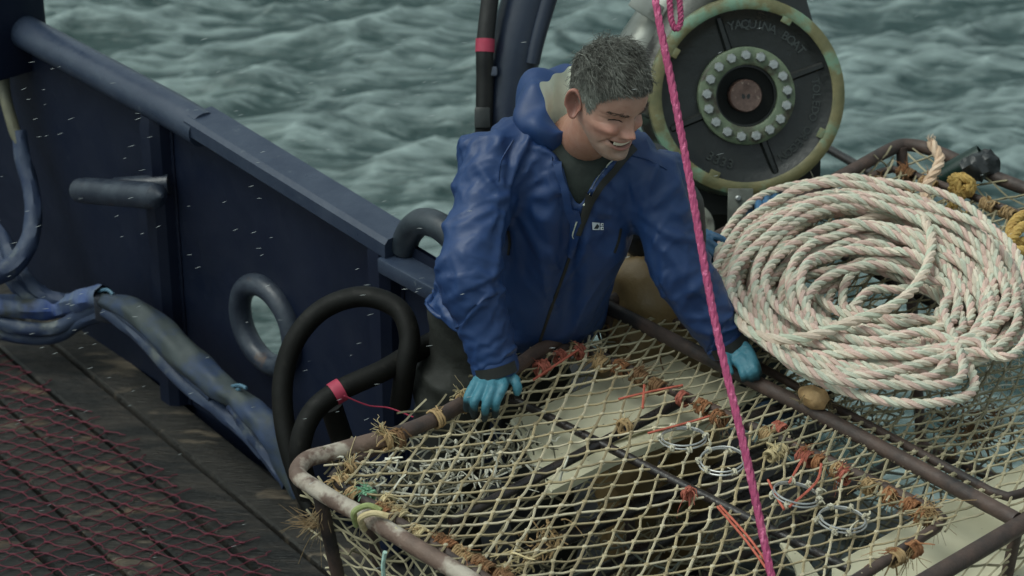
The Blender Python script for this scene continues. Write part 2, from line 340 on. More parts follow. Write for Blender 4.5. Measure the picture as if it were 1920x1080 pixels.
# outer rim of the lid side, bent and dented as the photograph shows it
back = [P(558, 890, ZP), P(575, 862, ZP), P(620, 849, ZP), P(721, 821, ZP), P(787, 798, ZP), P(840, 772, ZP), P(910, 730, ZP), P(995, 668, ZP), P(1051, 632, ZP), P(1140, 574, ZP)]
mb = MB(); pth = spline([P(905, 1103, ZP), P(861, 1074, ZP), P(787, 1030, ZP), P(698, 976, ZP), P(638, 944, ZP), P(594, 917, ZP)] + back[:4], 5); pth = np.concatenate([[ST(3.22, -0.865, ZP)], pth])
mb.tube(pth, 0.0195, 14, up=ZV); mb.build('frame_tube', M_rustA, pot)
mb = MB(); mb.tube(spline(back[3:], 4), 0.0178, 12); mb.build('frame_tube', M_rust, pot)
mb = MB(); mb.tube(spline([P(1140, 572, ZP + 0.006), P(1205, 529, ZP), P(1353, 441, ZP), P(1426, 407, ZP), P(1560, 340, ZP), P(1668, 281, ZP), P(1704, 272, ZP), P(1755, 284, ZP), P(1855, 327, ZP), P(1920, 353, ZP), ST(3.22, 1.52, ZP)], 5), 0.0185, 12)
mb.build('frame_tube', M_rust, pot)
mb = MB(); mb.tube(np.array([P(1140, 576, ZP + 0.004), P(1525, 772, ZP + 0.002), P(1906, 975, ZP)]), 0.018, 14); mb.build('frame_tube', M_rust, pot)
mb = MB(); k = np.linspace(0, 1, 20)[:, None]; ea, eb = ST(3.215, -0.865, ZP), ST(3.215, 1.52, ZP)
mb.tube(ea + (eb - ea) * k, 0.0205, 12); mb.build('frame_tube', M_rust, pot)
# corner legs and floor frame
def leg(a, b, r=0.016, m=M_rust): q = MB(); q.tube(np.array([a, (a + b) / 2, b]), r, 10); return q.build('leg', m, pot)
bz = 0.10
ft = [ST(2.13, -0.74, bz), ST(2.02, 1.35, bz), ST(3.12, 1.42, bz), ST(3.12, -0.74, bz)]
leg(P(596, 914, ZP), ft[0]); leg(P(690, 960, ZP - 0.02), ft[0] + U1 * -0.12 + U2 * 0.02, 0.012); leg(P(1690, 276, ZP), ft[1]); leg(ST(3.2, 1.5, ZP), ft[2]); leg(ST(3.2, -0.86, ZP), ft[3])
mid_top = P(1140, 576, ZP); leg(mid_top, ST(2.06, 0.17, bz), 0.014); leg(ST(3.2, 0.17, ZP), ST(3.12, 0.17, bz), 0.014)
for i in range(4):
    q = MB(); q.tube(np.array([ft[i], ft[(i + 1) % 4]]), 0.016, 10); q.build('floor_bar', M_rust, pot)
for a_, b_, z_, r_ in (((1000, 1035), (1400, 858), 0.50, 0.020), ((1090, 1092), (1394, 935), 0.36, 0.019), ((1590, 300), (1740, 385), 0.55, 0.014)):
    q = MB(); pa, pb_ = P(*a_, z_), P(*b_, z_); d = pb_ - pa; q.tube(np.array([pa - d * 0.35, pa, pb_, pb_ + d * 0.5]), r_, 10); q.build('floor_bar', M_wet, pot)
q = MB(); q.tube(np.array([ST(2.05, 0.17, bz), ST(3.13, 0.17, bz)]), 0.016, 10); q.build('floor_bar', M_rust, pot)
# inner web hoops of the two lid panels and the braces across them
def hoop(pts, r, m, n=4):
    p = []
    for i in range(len(pts)):                   # rounded corners
        a, b, c = pts[i - 1], pts[i], pts[(i + 1) % len(pts)]
        for t in (0.0, 0.5, 1.0):
            u, v = b + nrm(a - b) * 0.05, b + nrm(c - b) * 0.05
            p.append((1 - t) ** 2 * u + 2 * t * (1 - t) * b + t * t * v)
        for k_ in (0.25, 0.5, 0.75): p.append((b + nrm(c - b) * 0.05) * (1 - k_) + (c + nrm(b - c) * 0.05) * k_ + nrs.randn(3) * 0.002)
    q = MB(); q.tube(np.array(p), r, 10, closed=True); return q.build('web_hoop', m, pot)
Z2 = ZP - 0.022
hoopL = [P(612, 892, Z2), P(1072, 642, Z2), P(1782, 972, Z2), ST(3.13, -0.80, Z2)]
hoop(hoopL, 0.0125, M_rust)
hoopR = [P(1190, 560, Z2), P(1672, 312, Z2), ST(3.12, 1.44, Z2), ST(3.12, 0.24, Z2)]
hoop(hoopR, 0.0105, M_rust)
for a_, b_, z_, r_ in (((950, 742), (1590, 1066), ZP - 0.045, 0.0105), ((845, 979), (1286, 748), ZP - 0.05, 0.0125), ((1372, 790), (1560, 742), ZP - 0.05, 0.013), ((1440, 862), (1330, 925), ZP - 0.09, 0.012), ((1560, 470), (1880, 640), ZP - 0.08, 0.011)):
    q = MB(); q.tube(np.array([P(*a_, z_), P(*b_, z_)]), r_, 10); q.build('brace', M_wet, pot)

# knotted web: two families of strands over each face, knots where they cross
def inside(poly, x, y):
    c = False; n = len(poly)
    for i in range(n):
        (x1, y1), (x2, y2) = poly[i], poly[(i + 1) % n]
        if (y1 > y) != (y2 > y) and x < (x2 - x1) * (y - y1) / (y2 - y1) + x1: c = not c
    return c
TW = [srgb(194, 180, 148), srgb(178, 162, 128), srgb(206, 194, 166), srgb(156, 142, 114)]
def web(mbx, org, ex, ey, ez, poly, d1, d2, gap1, gap2, sag, rad=0.0029, cols=TW, jit=0.0025, seed=1, n=5, knots=True, skip=0.0):
    rs = np.random.RandomState(seed); poly = [tuple(p) for p in poly]
    px = np.array(poly); cen = px.mean(0); R = np.abs(px - cen).max() * 1.6
    d1 = np.array(d1) / np.hypot(*d1); d2 = np.array(d2) / np.hypot(*d2); det = d1[0] * d2[1] - d1[1] * d2[0]
    # lattice of knots: cen + i*gap2*d1 + j*gap1*d2
    na, nb = int(R / gap2) + 2, int(R / gap1) + 2
    warp = {}
    def kp(i, j):
        if (i, j) not in warp:
            w = rs.randn(2) * jit; g = cen + i * gap2 * d1 + j * gap1 * d2
            g = g + w + 0.007 * np.array([math.sin(g[1] * 5 + seed), math.sin(g[0] * 4.3 + 2 * seed)])
            warp[(i, j)] = g
        return warp[(i, j)]
    w0, w1 = px.min(0), px.max(0)
    def lift(g):
        u = (g - w0) / (w1 - w0 + 1e-9); u = np.clip(u, 0, 1)
        z = -sag * (16 * u[0] * (1 - u[0]) * u[1] * (1 - u[1])) ** 0.6
        return org + g[0] * ex + g[1] * ey + (z + 0.006 * math.sin(g[0] * 9 + seed) * math.sin(g[1] * 8)) * ez
    for fam in (0, 1):
        for a in range(-(nb if fam == 0 else na), (nb if fam == 0 else na) + 1):
            run = []
            rng = range(-(na if fam == 0 else nb), (na if fam == 0 else nb) + 1)
            segs = []
            for b in rng:
                g = kp(b, a) if fam == 0 else kp(a, b)
                if inside(poly, *g) and rs.rand() > skip: run.append(g)
                else:
                    if len(run) > 1: segs.append(run)
                    run = []
            if len(run) > 1: segs.append(run)
            for run in segs:
                dd = run[1] - run[0]; run = [run[0] - dd * 0.8] + run + [run[-1] + (run[-1] - run[-2]) * 0.8]
                pts = np.array([lift(g) for g in run])
                c = np.array(cols[rs.randint(len(cols))]) * rs.uniform(0.8, 1.1)
                pts2 = np.empty((len(pts) * 2 - 1, 3)); pts2[::2] = pts; pts2[1::2] = (pts[1:] + pts[:-1]) / 2 - ez * 0.002 + rs.randn(len(pts) - 1, 3) * 0.0012
                rr = np.full(len(pts2), rad * rs.uniform(0.85, 1.15)); mbx.tube(pts2, rr, n, caps=False, col=c)
    if knots:
        for (i, j), g in warp.items():
            if inside(poly, *g):
                p = lift(g); c = np.array(cols[rs.randint(len(cols))]) * 0.95
                a_ = nrm(d1[0] * ex + d1[1] * ey + rs.randn(3) * 0.2)
                mbx.tube(np.array([p - a_ * rad * 2.2, p - a_ * rad * 0.9, p + a_ * rad * 0.9, p + a_ * rad * 2.2]), np.array([0.7, 1.9, 1.9, 0.7]) * rad, 6, col=c)
S_EX, S_EY = -U1, U2                             # local axes: s along, t across
def stdir(a, b, z=ZP): p, q = to_st(P(*a, z)), to_st(P(*b, z)); return (q[0] - p[0], q[1] - p[1])
d1 = stdir((1021, 941), (1287, 900)); d2 = stdir((1030, 1041), (1089, 902))
g2 = np.hypot(*d1) / 6.2; g1 = np.hypot(*d2) / 5.6
polyL = [to_st(p) for p in hoopL]; polyR = [to_st(p) for p in (P(1165, 580, ZP), P(1665, 306, ZP), ST(3.17, 1.48, ZP), ST(3.19, 0.18, ZP))]
gap = [to_st(p) for p in (P(1085, 640, ZP), P(1150, 590, ZP), P(1905, 985, ZP), P(1790, 985, ZP))]
mb = MB(); web(mb, BASE + ZV * (ZP - 0.004), S_EX, S_EY, ZV, polyL, d1, d2, g1, g2, 0.035, seed=3); tag(mb.build('lid_web', M_twine, pot), kind='stuff')
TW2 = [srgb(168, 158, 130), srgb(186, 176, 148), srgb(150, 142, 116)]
mb = MB(); d1r = stdir((1600, 900), (1800, 850)); d2r = stdir((1700, 950), (1745, 860))
web(mb, BASE + ZV * (ZP - 0.006), S_EX, S_EY, ZV, polyR, d1r, d2r, g1 * 1.06, g2 * 0.98, 0.05, cols=TW2, seed=8)
web(mb, BASE + ZV * (ZP - 0.006), S_EX, S_EY, ZV, gap, d1r, d2r, g1 * 1.06, g2 * 0.98, 0.004, cols=TW2, seed=9, knots=False); tag(mb.build('lid_web', M_twine, pot), kind='stuff')
TW_SHADED = [srgb(118, 112, 92), srgb(142, 134, 110), srgb(100, 96, 80), srgb(128, 132, 122)]  # floor and tunnel twine darkened: the shade inside the pot, put into its colour
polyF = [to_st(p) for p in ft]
mb = MB(); web(mb, BASE + ZV * (bz + 0.02), S_EX, S_EY, ZV, polyF, (1, 0.55), (0.5, -1), 0.062, 0.062, 0.02, cols=TW_SHADED, seed=21, knots=False, jit=0.008)
web(mb, BASE + ZV * 0.45, S_EX, S_EY, ZV, [(2.15, -0.7), (2.15, 1.2), (3.1, 1.2), (3.1, -0.7)], (1, 0.35), (0.3, -1), 0.07, 0.066, 0.12, cols=TW_SHADED, seed=24, knots=False, jit=0.016, skip=0.05); tag(mb.build('tunnel_web', M_twine, pot), kind='stuff')
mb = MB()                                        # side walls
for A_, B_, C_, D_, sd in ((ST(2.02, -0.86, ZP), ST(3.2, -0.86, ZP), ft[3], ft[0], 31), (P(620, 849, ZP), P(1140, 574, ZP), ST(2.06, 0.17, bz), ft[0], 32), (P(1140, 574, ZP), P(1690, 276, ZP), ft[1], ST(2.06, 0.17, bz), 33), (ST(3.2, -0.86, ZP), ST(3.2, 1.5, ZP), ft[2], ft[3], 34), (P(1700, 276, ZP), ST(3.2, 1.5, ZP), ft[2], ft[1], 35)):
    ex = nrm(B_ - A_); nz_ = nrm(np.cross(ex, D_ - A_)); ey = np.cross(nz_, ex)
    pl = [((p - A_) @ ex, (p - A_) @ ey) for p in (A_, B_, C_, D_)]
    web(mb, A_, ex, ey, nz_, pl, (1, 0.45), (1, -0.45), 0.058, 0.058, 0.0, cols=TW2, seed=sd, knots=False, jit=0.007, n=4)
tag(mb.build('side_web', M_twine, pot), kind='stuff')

# lashings: twine wound round the bars with frayed ends
M_fray = mat('frayed_twine', (1, 1, 1), (0.7, 0.68, 0.62), scale=60, rough=0.9, vcol=True, spec=0.15)
TAN, STRAW, ORG, BRN, RED, MINT, WHT, GRY = srgb(178, 150, 112), srgb(205, 188, 148), srgb(164, 116, 84), srgb(132, 102, 76), srgb(176, 104, 90), srgb(140, 190, 158), srgb(222, 220, 206), srgb(140, 138, 124)
def fibres(mbx, p, d, n, ln, col, spread=0.7, rad=0.0010, droop=0.9, rs=nrs):
    bundles = [nrm(np.asarray(d) + rs.randn(3) * spread) for _ in range(max(2, n // 6))]
    for q_ in range(int(n * 1.6)):
        v = nrm(bundles[q_ % len(bundles)] + rs.randn(3) * 0.22); L_ = ln * rs.uniform(0.4, 1.1); k = 6; w = rs.randn(3) * 0.6; w2 = rs.randn(3) * 0.25
        t = np.linspace(0, 1, k)[:, None]; pts = p + rs.randn(3) * 0.004 + v * L_ * t + (w - ZV * droop) * L_ * t * t * 0.6 + w2 * L_ * np.sin(t * 5) * 0.3
        mbx.tube(pts, np.linspace(1, 0.5, k) * rad * rs.uniform(0.7, 1.4), 4, caps=False, col=np.array(col) * rs.uniform(0.65, 1.15))
def wraps(mbx, p, ax, r, turns, pitch, col, rad=0.0035, rs=nrs):
    ax = nrm(ax); X = nrm(np.cross(ax, ZV + 1e-3)); Y = np.cross(ax, X); k = int(turns * 10); t = np.linspace(0, 1, k)
    a = t * turns * 2 * math.pi + rs.rand() * 6; rr = r + rad * (0.9 + 0.5 * rs.rand(k))
    pts = p + ax * ((t - 0.5) * turns * pitch + rs.randn(k) * 0.0012)[:, None] + (X * (np.cos(a) * rr)[:, None] + Y * (np.sin(a) * rr)[:, None])
    mbx.tube(pts, rad * rs.uniform(0.8, 1.2, k), 5, col=np.array(col) * rs.uniform(0.8, 1.1))
def lashing(px, z, ax, r, col, col2=None, turns=4, tuft=14, ln=0.05, seed=None):
    rs = np.random.RandomState(seed if seed is not None else int(px[0] * 7 + px[1])); q = MB(); p = P(*px, z)
    wraps(q, p, ax, r, turns, 0.0065, col, rs=rs)
    if tuft:
        d = nrm(rs.randn(3) + ZV * 1.2 - FW * 0.4); fibres(q, p + ZV * r, d, tuft, ln, col2 if col2 is not None else col, rs=rs)
        for _ in range(2): fibres(q, p + ZV * r, nrm(rs.randn(3) + ZV * 0.3), 3, ln * 0.6, col, rad=0.0028, rs=rs)
    return q.build('lashing', M_fray, pot)
DA, DD = -U1, U2
for px, ax, r, c, c2, tn, tf, ln in [
    ((640, 905), DD, 0.0125, TAN, STRAW, 5, 26, 0.05), ((665, 930), DA, 0.0125, TAN, STRAW, 4, 18, 0.05), ((690, 930), DA, 0.0125, MINT, MINT, 3, 26, 0.03), ((718, 962), DA, 0.0125, ORG, TAN, 6, 20, 0.04),
    ((750, 968), DA, 0.0125, STRAW, TAN, 6, 22, 0.05), ((725, 940), DA, 0.0125, STRAW, STRAW, 2, 24, 0.05), ((790, 1004), DA, 0.0125, STRAW, TAN, 4, 12, 0.05), ((835, 1022), DA, 0.0125, ORG, BRN, 8, 22, 0.035), ((868, 1045), DA, 0.0125, TAN, ORG, 8, 22, 0.035),
    ((905, 1062), DA, 0.0125, BRN, ORG, 8, 20, 0.035), ((945, 1085), DA, 0.0125, BRN, TAN, 6, 16, 0.03), ((655, 880), DD, 0.0125, TAN, STRAW, 3, 12, 0.05), ((720, 826), DD, 0.018, TAN, STRAW, 3, 26, 0.05), ((745, 822), DD, 0.018, BRN, TAN, 3, 12, 0.04), ((818, 785), DD, 0.018, TAN, TAN, 3, 6, 0.03),
    ((868, 756), DD, 0.018, TAN, STRAW, 2, 12, 0.06), ((1015, 690), DD, 0.0125, RED, RED, 4, 10, 0.03), ((1048, 670), DD, 0.0125, RED, RED, 3, 14, 0.025), ((1088, 660), DD, 0.0125, RED, TAN, 4, 12, 0.03), ((1128, 682), DA, 0.0125, TAN, TAN, 5, 26, 0.05), ((1165, 690), DA, 0.0125, ORG, BRN, 6, 22, 0.04),
    ((1200, 708), DA, 0.0125, BRN, BRN, 7, 26, 0.035), ((1232, 724), DA, 0.0125, BRN, TAN, 6, 18, 0.03), ((1280, 748), DA, 0.0125, RED, RED, 3, 0, 0), ((1318, 764), DA, 0.0125, ORG, ORG, 5, 18, 0.03), ((1348, 785), DA, 0.0125, ORG, BRN, 4, 22, 0.035), ((1460, 806), DA, 0.014, RED, ORG, 5, 4, 0.02),
    ((1440, 818), DA, 0.0125, TAN, STRAW, 5, 12, 0.03), ((1455, 850), DD, 0.010, STRAW, STRAW, 8, 18, 0.035), ((1510, 858), DA, 0.0125, RED, ORG, 5, 12, 0.04), ((1535, 868), DA, 0.0125, ORG, ORG, 3, 8, 0.03), ((1575, 885), DA, 0.0125, TAN, ORG, 5, 24, 0.035), ((1582, 892), DA, 0.0125, RED, RED, 3, 3, 0.04), ((1628, 913), DA, 0.0125, TAN, TAN, 4, 14, 0.04),
    ((1668, 930), DA, 0.0125, ORG, TAN, 4, 8, 0.04), ((1708, 950), DA, 0.0125, ORG, ORG, 5, 14, 0.04), ((1728, 968), DA, 0.0125, ORG, TAN, 3, 30, 0.06), ((1745, 972), DA, 0.0125, BRN, TAN, 3, 20, 0.05), ((1712, 1030), DD, 0.0125, ORG, TAN, 4, 14, 0.05), ((1680, 1045), DD, 0.0125, TAN, ORG, 4, 14, 0.05),
    ((1290, 925), DA, 0.010, RED, RED, 2, 3, 0.05), ((1170, 800), DD, 0.0125, TAN, STRAW, 3, 12, 0.03), ((1490, 470), DD, 0.011, GRY, BRN, 6, 20, 0.05), ((1640, 345), DD, 0.011, GRY, BRN, 8, 30, 0.05), ((1700, 325), DA, 0.011, BRN, ORG, 8, 26, 0.04), ((1740, 345), DA, 0.011, TAN, ORG, 8, 24, 0.045), ((1855, 385), DA, 0.011, TAN, GRY, 7, 8, 0.04), ((1890, 400), DA, 0.011, TAN, GRY, 6, 8, 0.04)]:
    lashing(px, Z2 if r < 0.015 else ZP, ax, r, c, c2, tn, tf, ln)
# the loop of line round the near corner, the frayed tail on the leg, the mint strand
q = MB(); q.tube(spline([P(668, 985, 0.93), P(664, 960, 0.975), P(690, 948, 0.985), P(715, 958, 0.98)], 6), 0.007, 8, col=srgb(150, 160, 110)); q.tube(spline([P(684, 992, 0.93), P(676, 972, 0.975), P(700, 962, 0.985), P(728, 968, 0.98)], 6), 0.007, 8, col=STRAW); q.build('tie_loop', M_fray, pot)
q = MB(); pz = P(612, 945, 0.90); fibres(q, pz, nrm(P(575, 1020, 0.8) - pz), 34, 0.09, srgb(150, 130, 102), spread=0.10, droop=0.1); fibres(q, P(590, 985, 0.86), nrm(P(530, 975, 0.86) - P(590, 985, 0.86)), 16, 0.06, srgb(150, 126, 96), spread=0.06, droop=0.0); q.build('frayed_tail', M_fray, pot)
q = MB(); q.tube(spline([P(722, 1035, 0.90), P(718, 1060, 0.86), P(720, 1085, 0.82)], 5), 0.005, 7, col=srgb(190, 224, 214)); q.build('hanging_strand', M_fray, pot)
q = MB()                                          # snarls of old web and bait scraps caught in the pot
for (cx, cy, w, h, z, n_, c) in [(860, 870, 150, 70, 0.88, 120, WHT), (700, 880, 60, 50, 0.91, 36, WHT), (800, 930, 130, 60, 0.82, 70, GRY), (950, 830, 90, 30, 0.88, 60, GRY), (1010, 1010, 60, 40, 0.86, 30, TAN), (1190, 600, 60, 40, 0.88, 90, BRN), (1230, 960, 160, 90, 0.30, 160, GRY), (1560, 800, 160, 80, 0.5, 130, GRY), (1820, 800, 80, 70, 0.4, 110, BRN), (1060, 650, 60, 14, 0.90, 90, GRY), (1650, 370, 70, 22, 0.92, 160, BRN), (1560, 380, 60, 30, 0.9, 60, GRY), (970, 1050, 50, 30, 0.9, 24, STRAW), (1480, 830, 60, 25, 0.85, 60, srgb(60, 58, 54)), (1870, 700, 60, 80, 0.55, 60, WHT)]:
    for _ in range(n_):
        p = P(cx + nrs.randn() * w * 0.45, cy + nrs.randn() * h * 0.45, z + nrs.randn() * 0.02)
        fibres(q, p, nrs.randn(3), 1, 0.052, c, rad=0.0030, droop=0.4)
tag(q.build('snagged_scraps', M_fray, pot), kind='stuff')
# orange twine crossing the web
for pts in ([(1160, 748), (1215, 735), (1280, 722)], [(1215, 812), (1290, 792), (1330, 780)], [(1000, 712), (1045, 682), (1085, 655)], [(1345, 950), (1400, 1015), (1445, 1078)], [(1350, 948), (1408, 1013), (1452, 1078)], [(1480, 950), (1530, 905), (1540, 870)], [(1440, 900), (1455, 930), (1470, 955)], [(1505, 860), (1480, 905)], [(1208, 722), (1205, 765)]):
    q = MB(); q.tube(spline([P(*p, ZP + 0.004) for p in pts], 5), 0.003, 5, col=srgb(196, 108, 92)); q.build('orange_twine', M_fray, pot)
# escape rings tied into the web
M_ring = mat('ring_steel', (0.55, 0.56, 0.55), (0.4, 0.4, 0.39), scale=40, rough=0.35, metal=0.6)
for i, (cx, cy) in enumerate([(1281, 823), (1354, 866), (1493, 929), (1579, 976)]):
    c = P(cx, cy, ZP - 0.004); a = np.linspace(0, 2 * math.pi, 36, endpoint=False); R = 0.052; mb = MB(); tl = nrs.randn(2) * 0.10
    for dz, dr in ((0, 0), (0.007, -0.003)): mb.tube(np.stack([c[0] + (R + dr) * np.cos(a), c[1] + (R + dr) * np.sin(a), c[2] + dz + 0.03 * (tl[0] * np.cos(a) + tl[1] * np.sin(a))], 1), 0.0022, 7, closed=True)
    rg = mb.build('escape_ring', M_ring, pot)
    for k in range(6):
        t = k * math.pi / 3 + nrs.randn() * 0.2; q = MB(); d = V3(math.cos(t), math.sin(t), 0); p = c + d * R
        wraps(q, p + ZV * 0.003, nrm(np.cross(d, ZV)), 0.003, 2.0, 0.005, srgb(206, 200, 180), rad=0.0026)
        fibres(q, p + ZV * 0.006, nrm(d * nrs.choice([-0.5, 1]) + ZV * 0.5), 1, 0.020, srgb(212, 206, 186), rad=0.0028, spread=0.4); q.build('ring_tie', M_fray, rg)

# boards standing inside the pot
M_board = mat('cream_board', srgb(224, 219, 192), srgb(208, 202, 172), scale=5, rough=0.45, bump=0.1, bscale=20, c3=srgb(96, 90, 70), s3=38, t3=(0.68, 0.74))
def board(pxs, z, th, label, tilt=(0, 0)):
    pts = [P(x, y, z + (0 if not tilt[0] else tilt[0] * (x - pxs[0][0]) / 300 + tilt[1] * (y - pxs[0][1]) / 200)) for x, y in pxs]; pts = np.array(pts); n = len(pts); mb = MB()
    cen_ = pts.mean(0); ins = cen_ + (pts - cen_) * 0.985
    V = np.array([pts - ZV * th, pts - ZV * 0.003, ins, ]); mb.grid(V, False, True); mb.f += [tuple(range(2 * n, 3 * n)), tuple(reversed(range(n)))]; mb.m += [0, 0]
    o = mb.build('plastic_board', M_board, auto=30); return tag(o, label, 'board', 'cream boards inside the pot')
board([(957, 786), (1100, 724), (1184, 689), (1257, 664), (1300, 690), (1418, 733), (1395, 752), (1300, 792), (1210, 800), (1111, 835), (1009, 884)], 0.84, 0.012, 'large cream plastic board lying under the net beside the man\'s right glove')
board([(1022, 897), (1032, 885), (1110, 848), (1250, 788), (1340, 770), (1350, 785), (1215, 836), (1153, 860), (1085, 895), (1034, 921), (1024, 910)], 0.82, 0.02, 'narrow cream board with rounded end under the net, below the larger board')
board([(1560, 1058), (1746, 955), (1920, 868), (2010, 822), (2100, 900), (2100, 1130), (1560, 1130)], 0.80, 0.012, 'cream plastic board under the net in the lower right corner')
board([(1462, 1017), (1475, 1018), (1515, 1050), (1540, 1085), (1500, 1100), (1490, 1060)], 0.80, 0.01, 'small white plastic scrap under the net near the pink rope')

# launcher under the pot
M_gal = mat('galvanised', (0.16, 0.19, 0.18), (0.24, 0.27, 0.26), scale=8, rough=0.45, metal=0.3, bump=0.2, bscale=30, c3=(0.06, 0.05, 0.04), s3=5, t3=(0.6, 0.7))
lau = thing('pot_launcher', ST(2.6, 0.4, -0.05), 'grey steel launcher rack under the crab pot', 'launcher')
for t0, w in ((-0.55, 0.05), (0.22, 0.07), (0.72, 0.10), (0.98, 0.06)):
    mb = MB(); mb.box(ST(2.62, t0, 0.035), (0.62, w, 0.045), [U1, U2, ZV], b=0.006); mb.build('beam', M_gal, lau)
for s0 in (2.14, 2.60, 3.08):
    mb = MB(); mb.box(ST(s0, 0.25, -0.02), (0.035, 1.0, 0.03), [U1, U2, ZV], b=0.004); mb.build('cross_beam', M_gal, lau)

# ================================================================== HAULER, DAVIT, HOSES
hd = 6.9; hc = Q(1402, 180, hd); dv = nrm(ray(1402, 180))
hn = nrm(-dv + 0.17 * RT - 0.02 * UP); hx = nrm(np.cross(UP, hn)); hy = np.cross(hn, hx)
def H(r, a, z=0.0): return hc + r * (math.cos(math.radians(a)) * hx + math.sin(math.radians(a)) * hy) + z * hn
M_black = mat('black_cast_iron', (0.0045, 0.006, 0.0055), (0.009, 0.011, 0.010), scale=12, rough=0.36, bump=0.35, bscale=60, c3=(0.05, 0.055, 0.05), s3=60, t3=(0.70, 0.78))
M_green = mat('weathered_green', srgb(92, 92, 62), srgb(120, 112, 76), scale=16, rough=0.55, bump=0.4, bscale=70, c3=srgb(104, 134, 112), s3=8, t3=(0.50, 0.60))
M_flange = mat('flange_green', srgb(78, 92, 72), srgb(104, 116, 92), scale=20, rough=0.5, bump=0.35, bscale=80, c3=srgb(64, 58, 46), s3=14, t3=(0.52, 0.64))
M_bolt = mat('bolt_zinc', (0.42, 0.44, 0.43), (0.30, 0.31, 0.30), scale=50, rough=0.34, metal=0.75, bump=0.2, bscale=200)
M_hub = mat('rusty_hub', srgb(70, 52, 46), srgb(96, 76, 68), scale=40, rough=0.5, bump=0.4, bscale=120, c3=srgb(140, 124, 112), s3=60, t3=(0.62, 0.72))
M_silver = mat('weathered_aluminium', (0.36, 0.37, 0.34), (0.24, 0.25, 0.22), scale=6, rough=0.42, metal=0.55, bump=0.25, bscale=40, c3=(0.10, 0.10, 0.085), s3=7, t3=(0.55, 0.68))
hau = thing('pot_hauler', hc - V3(0, 0, 1.0), 'large round black and green pot hauler behind the man', 'hauler')
mb = MB(); mb.lathe([(0.240, -0.024), (0.238, -0.004), (0.244, 0.0), (0.262, 0.0), (0.272, -0.006), (0.274, -0.03), (0.268, -0.045)], hc, hn, 72, cap=False); mb.build('rim', M_green, hau)
mb = MB(); mb.lathe([(0.268, -0.045), (0.225, -0.085), (0.222, -0.10), (0.285, -0.15), (0.287, -0.175), (0.26, -0.185), (0.0, -0.185)], hc, hn, 64, cap=False); mb.build('sheave', mat('sheave_green', srgb(70, 84, 70), srgb(98, 116, 100), scale=10, rough=0.5, bump=0.3, bscale=50, c3=srgb(50, 46, 40), s3=8, t3=(0.5, 0.62)), hau)
mb = MB(); mb.lathe([(0.080, -0.034), (0.12, -0.034), (0.20, -0.030), (0.222, -0.024), (0.236, -0.014), (0.2415, -0.012)], hc, hn, 64, cap=False); face = mb.build('face_plate', M_black, hau)
mb = MB(); mb.lathe([(0.086, -0.030), (0.086, -0.014), (0.090, -0.011), (0.130, -0.011), (0.135, -0.014), (0.136, -0.036)], hc, hn, 64, cap=False); flg = mb.build('flange', M_flange, hau)
mb = MB(); mb.lathe([(0.0, -0.075), (0.06, -0.075), (0.084, -0.072), (0.086, -0.028)], hc, hn, 48, cap=False); mb.build('recess', mat('recess_black', (0.007, 0.009, 0.008), rough=0.6, spec=0.3, rvar=0), hau)
mb = MB(); mb.lathe([(0.046, -0.075), (0.0455, -0.030), (0.043, -0.026), (0.020, -0.027), (0.004, -0.030), (0.0, -0.030)], hc - hx * 0.0, hn, 36); mb.build('hub', M_hub, hau)
for a in (-12, 192):
    mb = MB(); mb.lathe([(0.008, -0.03), (0.008, -0.0285), (0.0, -0.0285)], H(0.010, a, 0), hn, 14); mb.build('hub_hole', M_black, hau)
bolt_me = None
for i in range(17):
    a = 8 + i * 360 / 17 if i < 17 else 0
    c = H(0.1125, 93 + i * 360 / 17.0)
    if bolt_me is None:
        mb = MB(); prof = [(math.cos(k * math.pi / 3 + 0.3) * 0.0146, math.sin(k * math.pi / 3 + 0.3) * 0.0146) for k in range(6)]
        V0 = [hx * p[0] + hy * p[1] - hn * 0.012 for p in prof]; V1 = [hx * p[0] + hy * p[1] - hn * 0.001 for p in prof]; V2 = [hx * p[0] * 0.84 + hy * p[1] * 0.84 + hn * 0.0015 for p in prof]
        mb.grid(np.array([V0, V1, V2]), False, True); mb.f.append(tuple(12 + k for k in range(6))); mb.m.append(0)
        ob = mb.build('bolt', M_bolt, flg, auto=20); bolt_me = ob.data
    else:
        ob = bpy.data.objects.new('bolt', bolt_me); COL.objects.link(ob); ob.parent = flg
    ob.matrix_parent_inverse = Matrix.Identity(4); ob.location = Vector(c)
for a in (8 + 3.5 - 12, 174):
    mb = MB(); mb.lathe([(0.006, -0.0125), (0.006, -0.0105), (0, -0.0105)], H(0.116, a), hn, 12); mb.build('empty_bolt_hole', M_black, flg)
for a in (112, 23, -68, 205):                    # radial ribs on the face
    mb = MB(); A_, B_ = H(0.135, a, -0.033), H(0.228, a - (1 if a > 0 else 0), -0.021); tv = nrm(np.cross(B_ - A_, hn))
    V = [[A_ - tv * 0.012, A_ - tv * 0.006 + hn * 0.012, A_ + tv * 0.006 + hn * 0.012, A_ + tv * 0.012], [B_ - tv * 0.010, B_ - tv * 0.005 + hn * 0.006, B_ + tv * 0.005 + hn * 0.006, B_ + tv * 0.010]]
    mb.grid(np.array(V)); mb.build('rib', M_black, face, auto=30)
for a in (63, -26, -112, 150):
    mb = MB(); rd = nrm(H(1, a) - hc); mb.box(H(0.233, a, -0.010), (0.010, 0.014, 0.008), [rd, np.cross(hn, rd), hn], b=0.002); mb.build('rim_lug', M_green, hau)
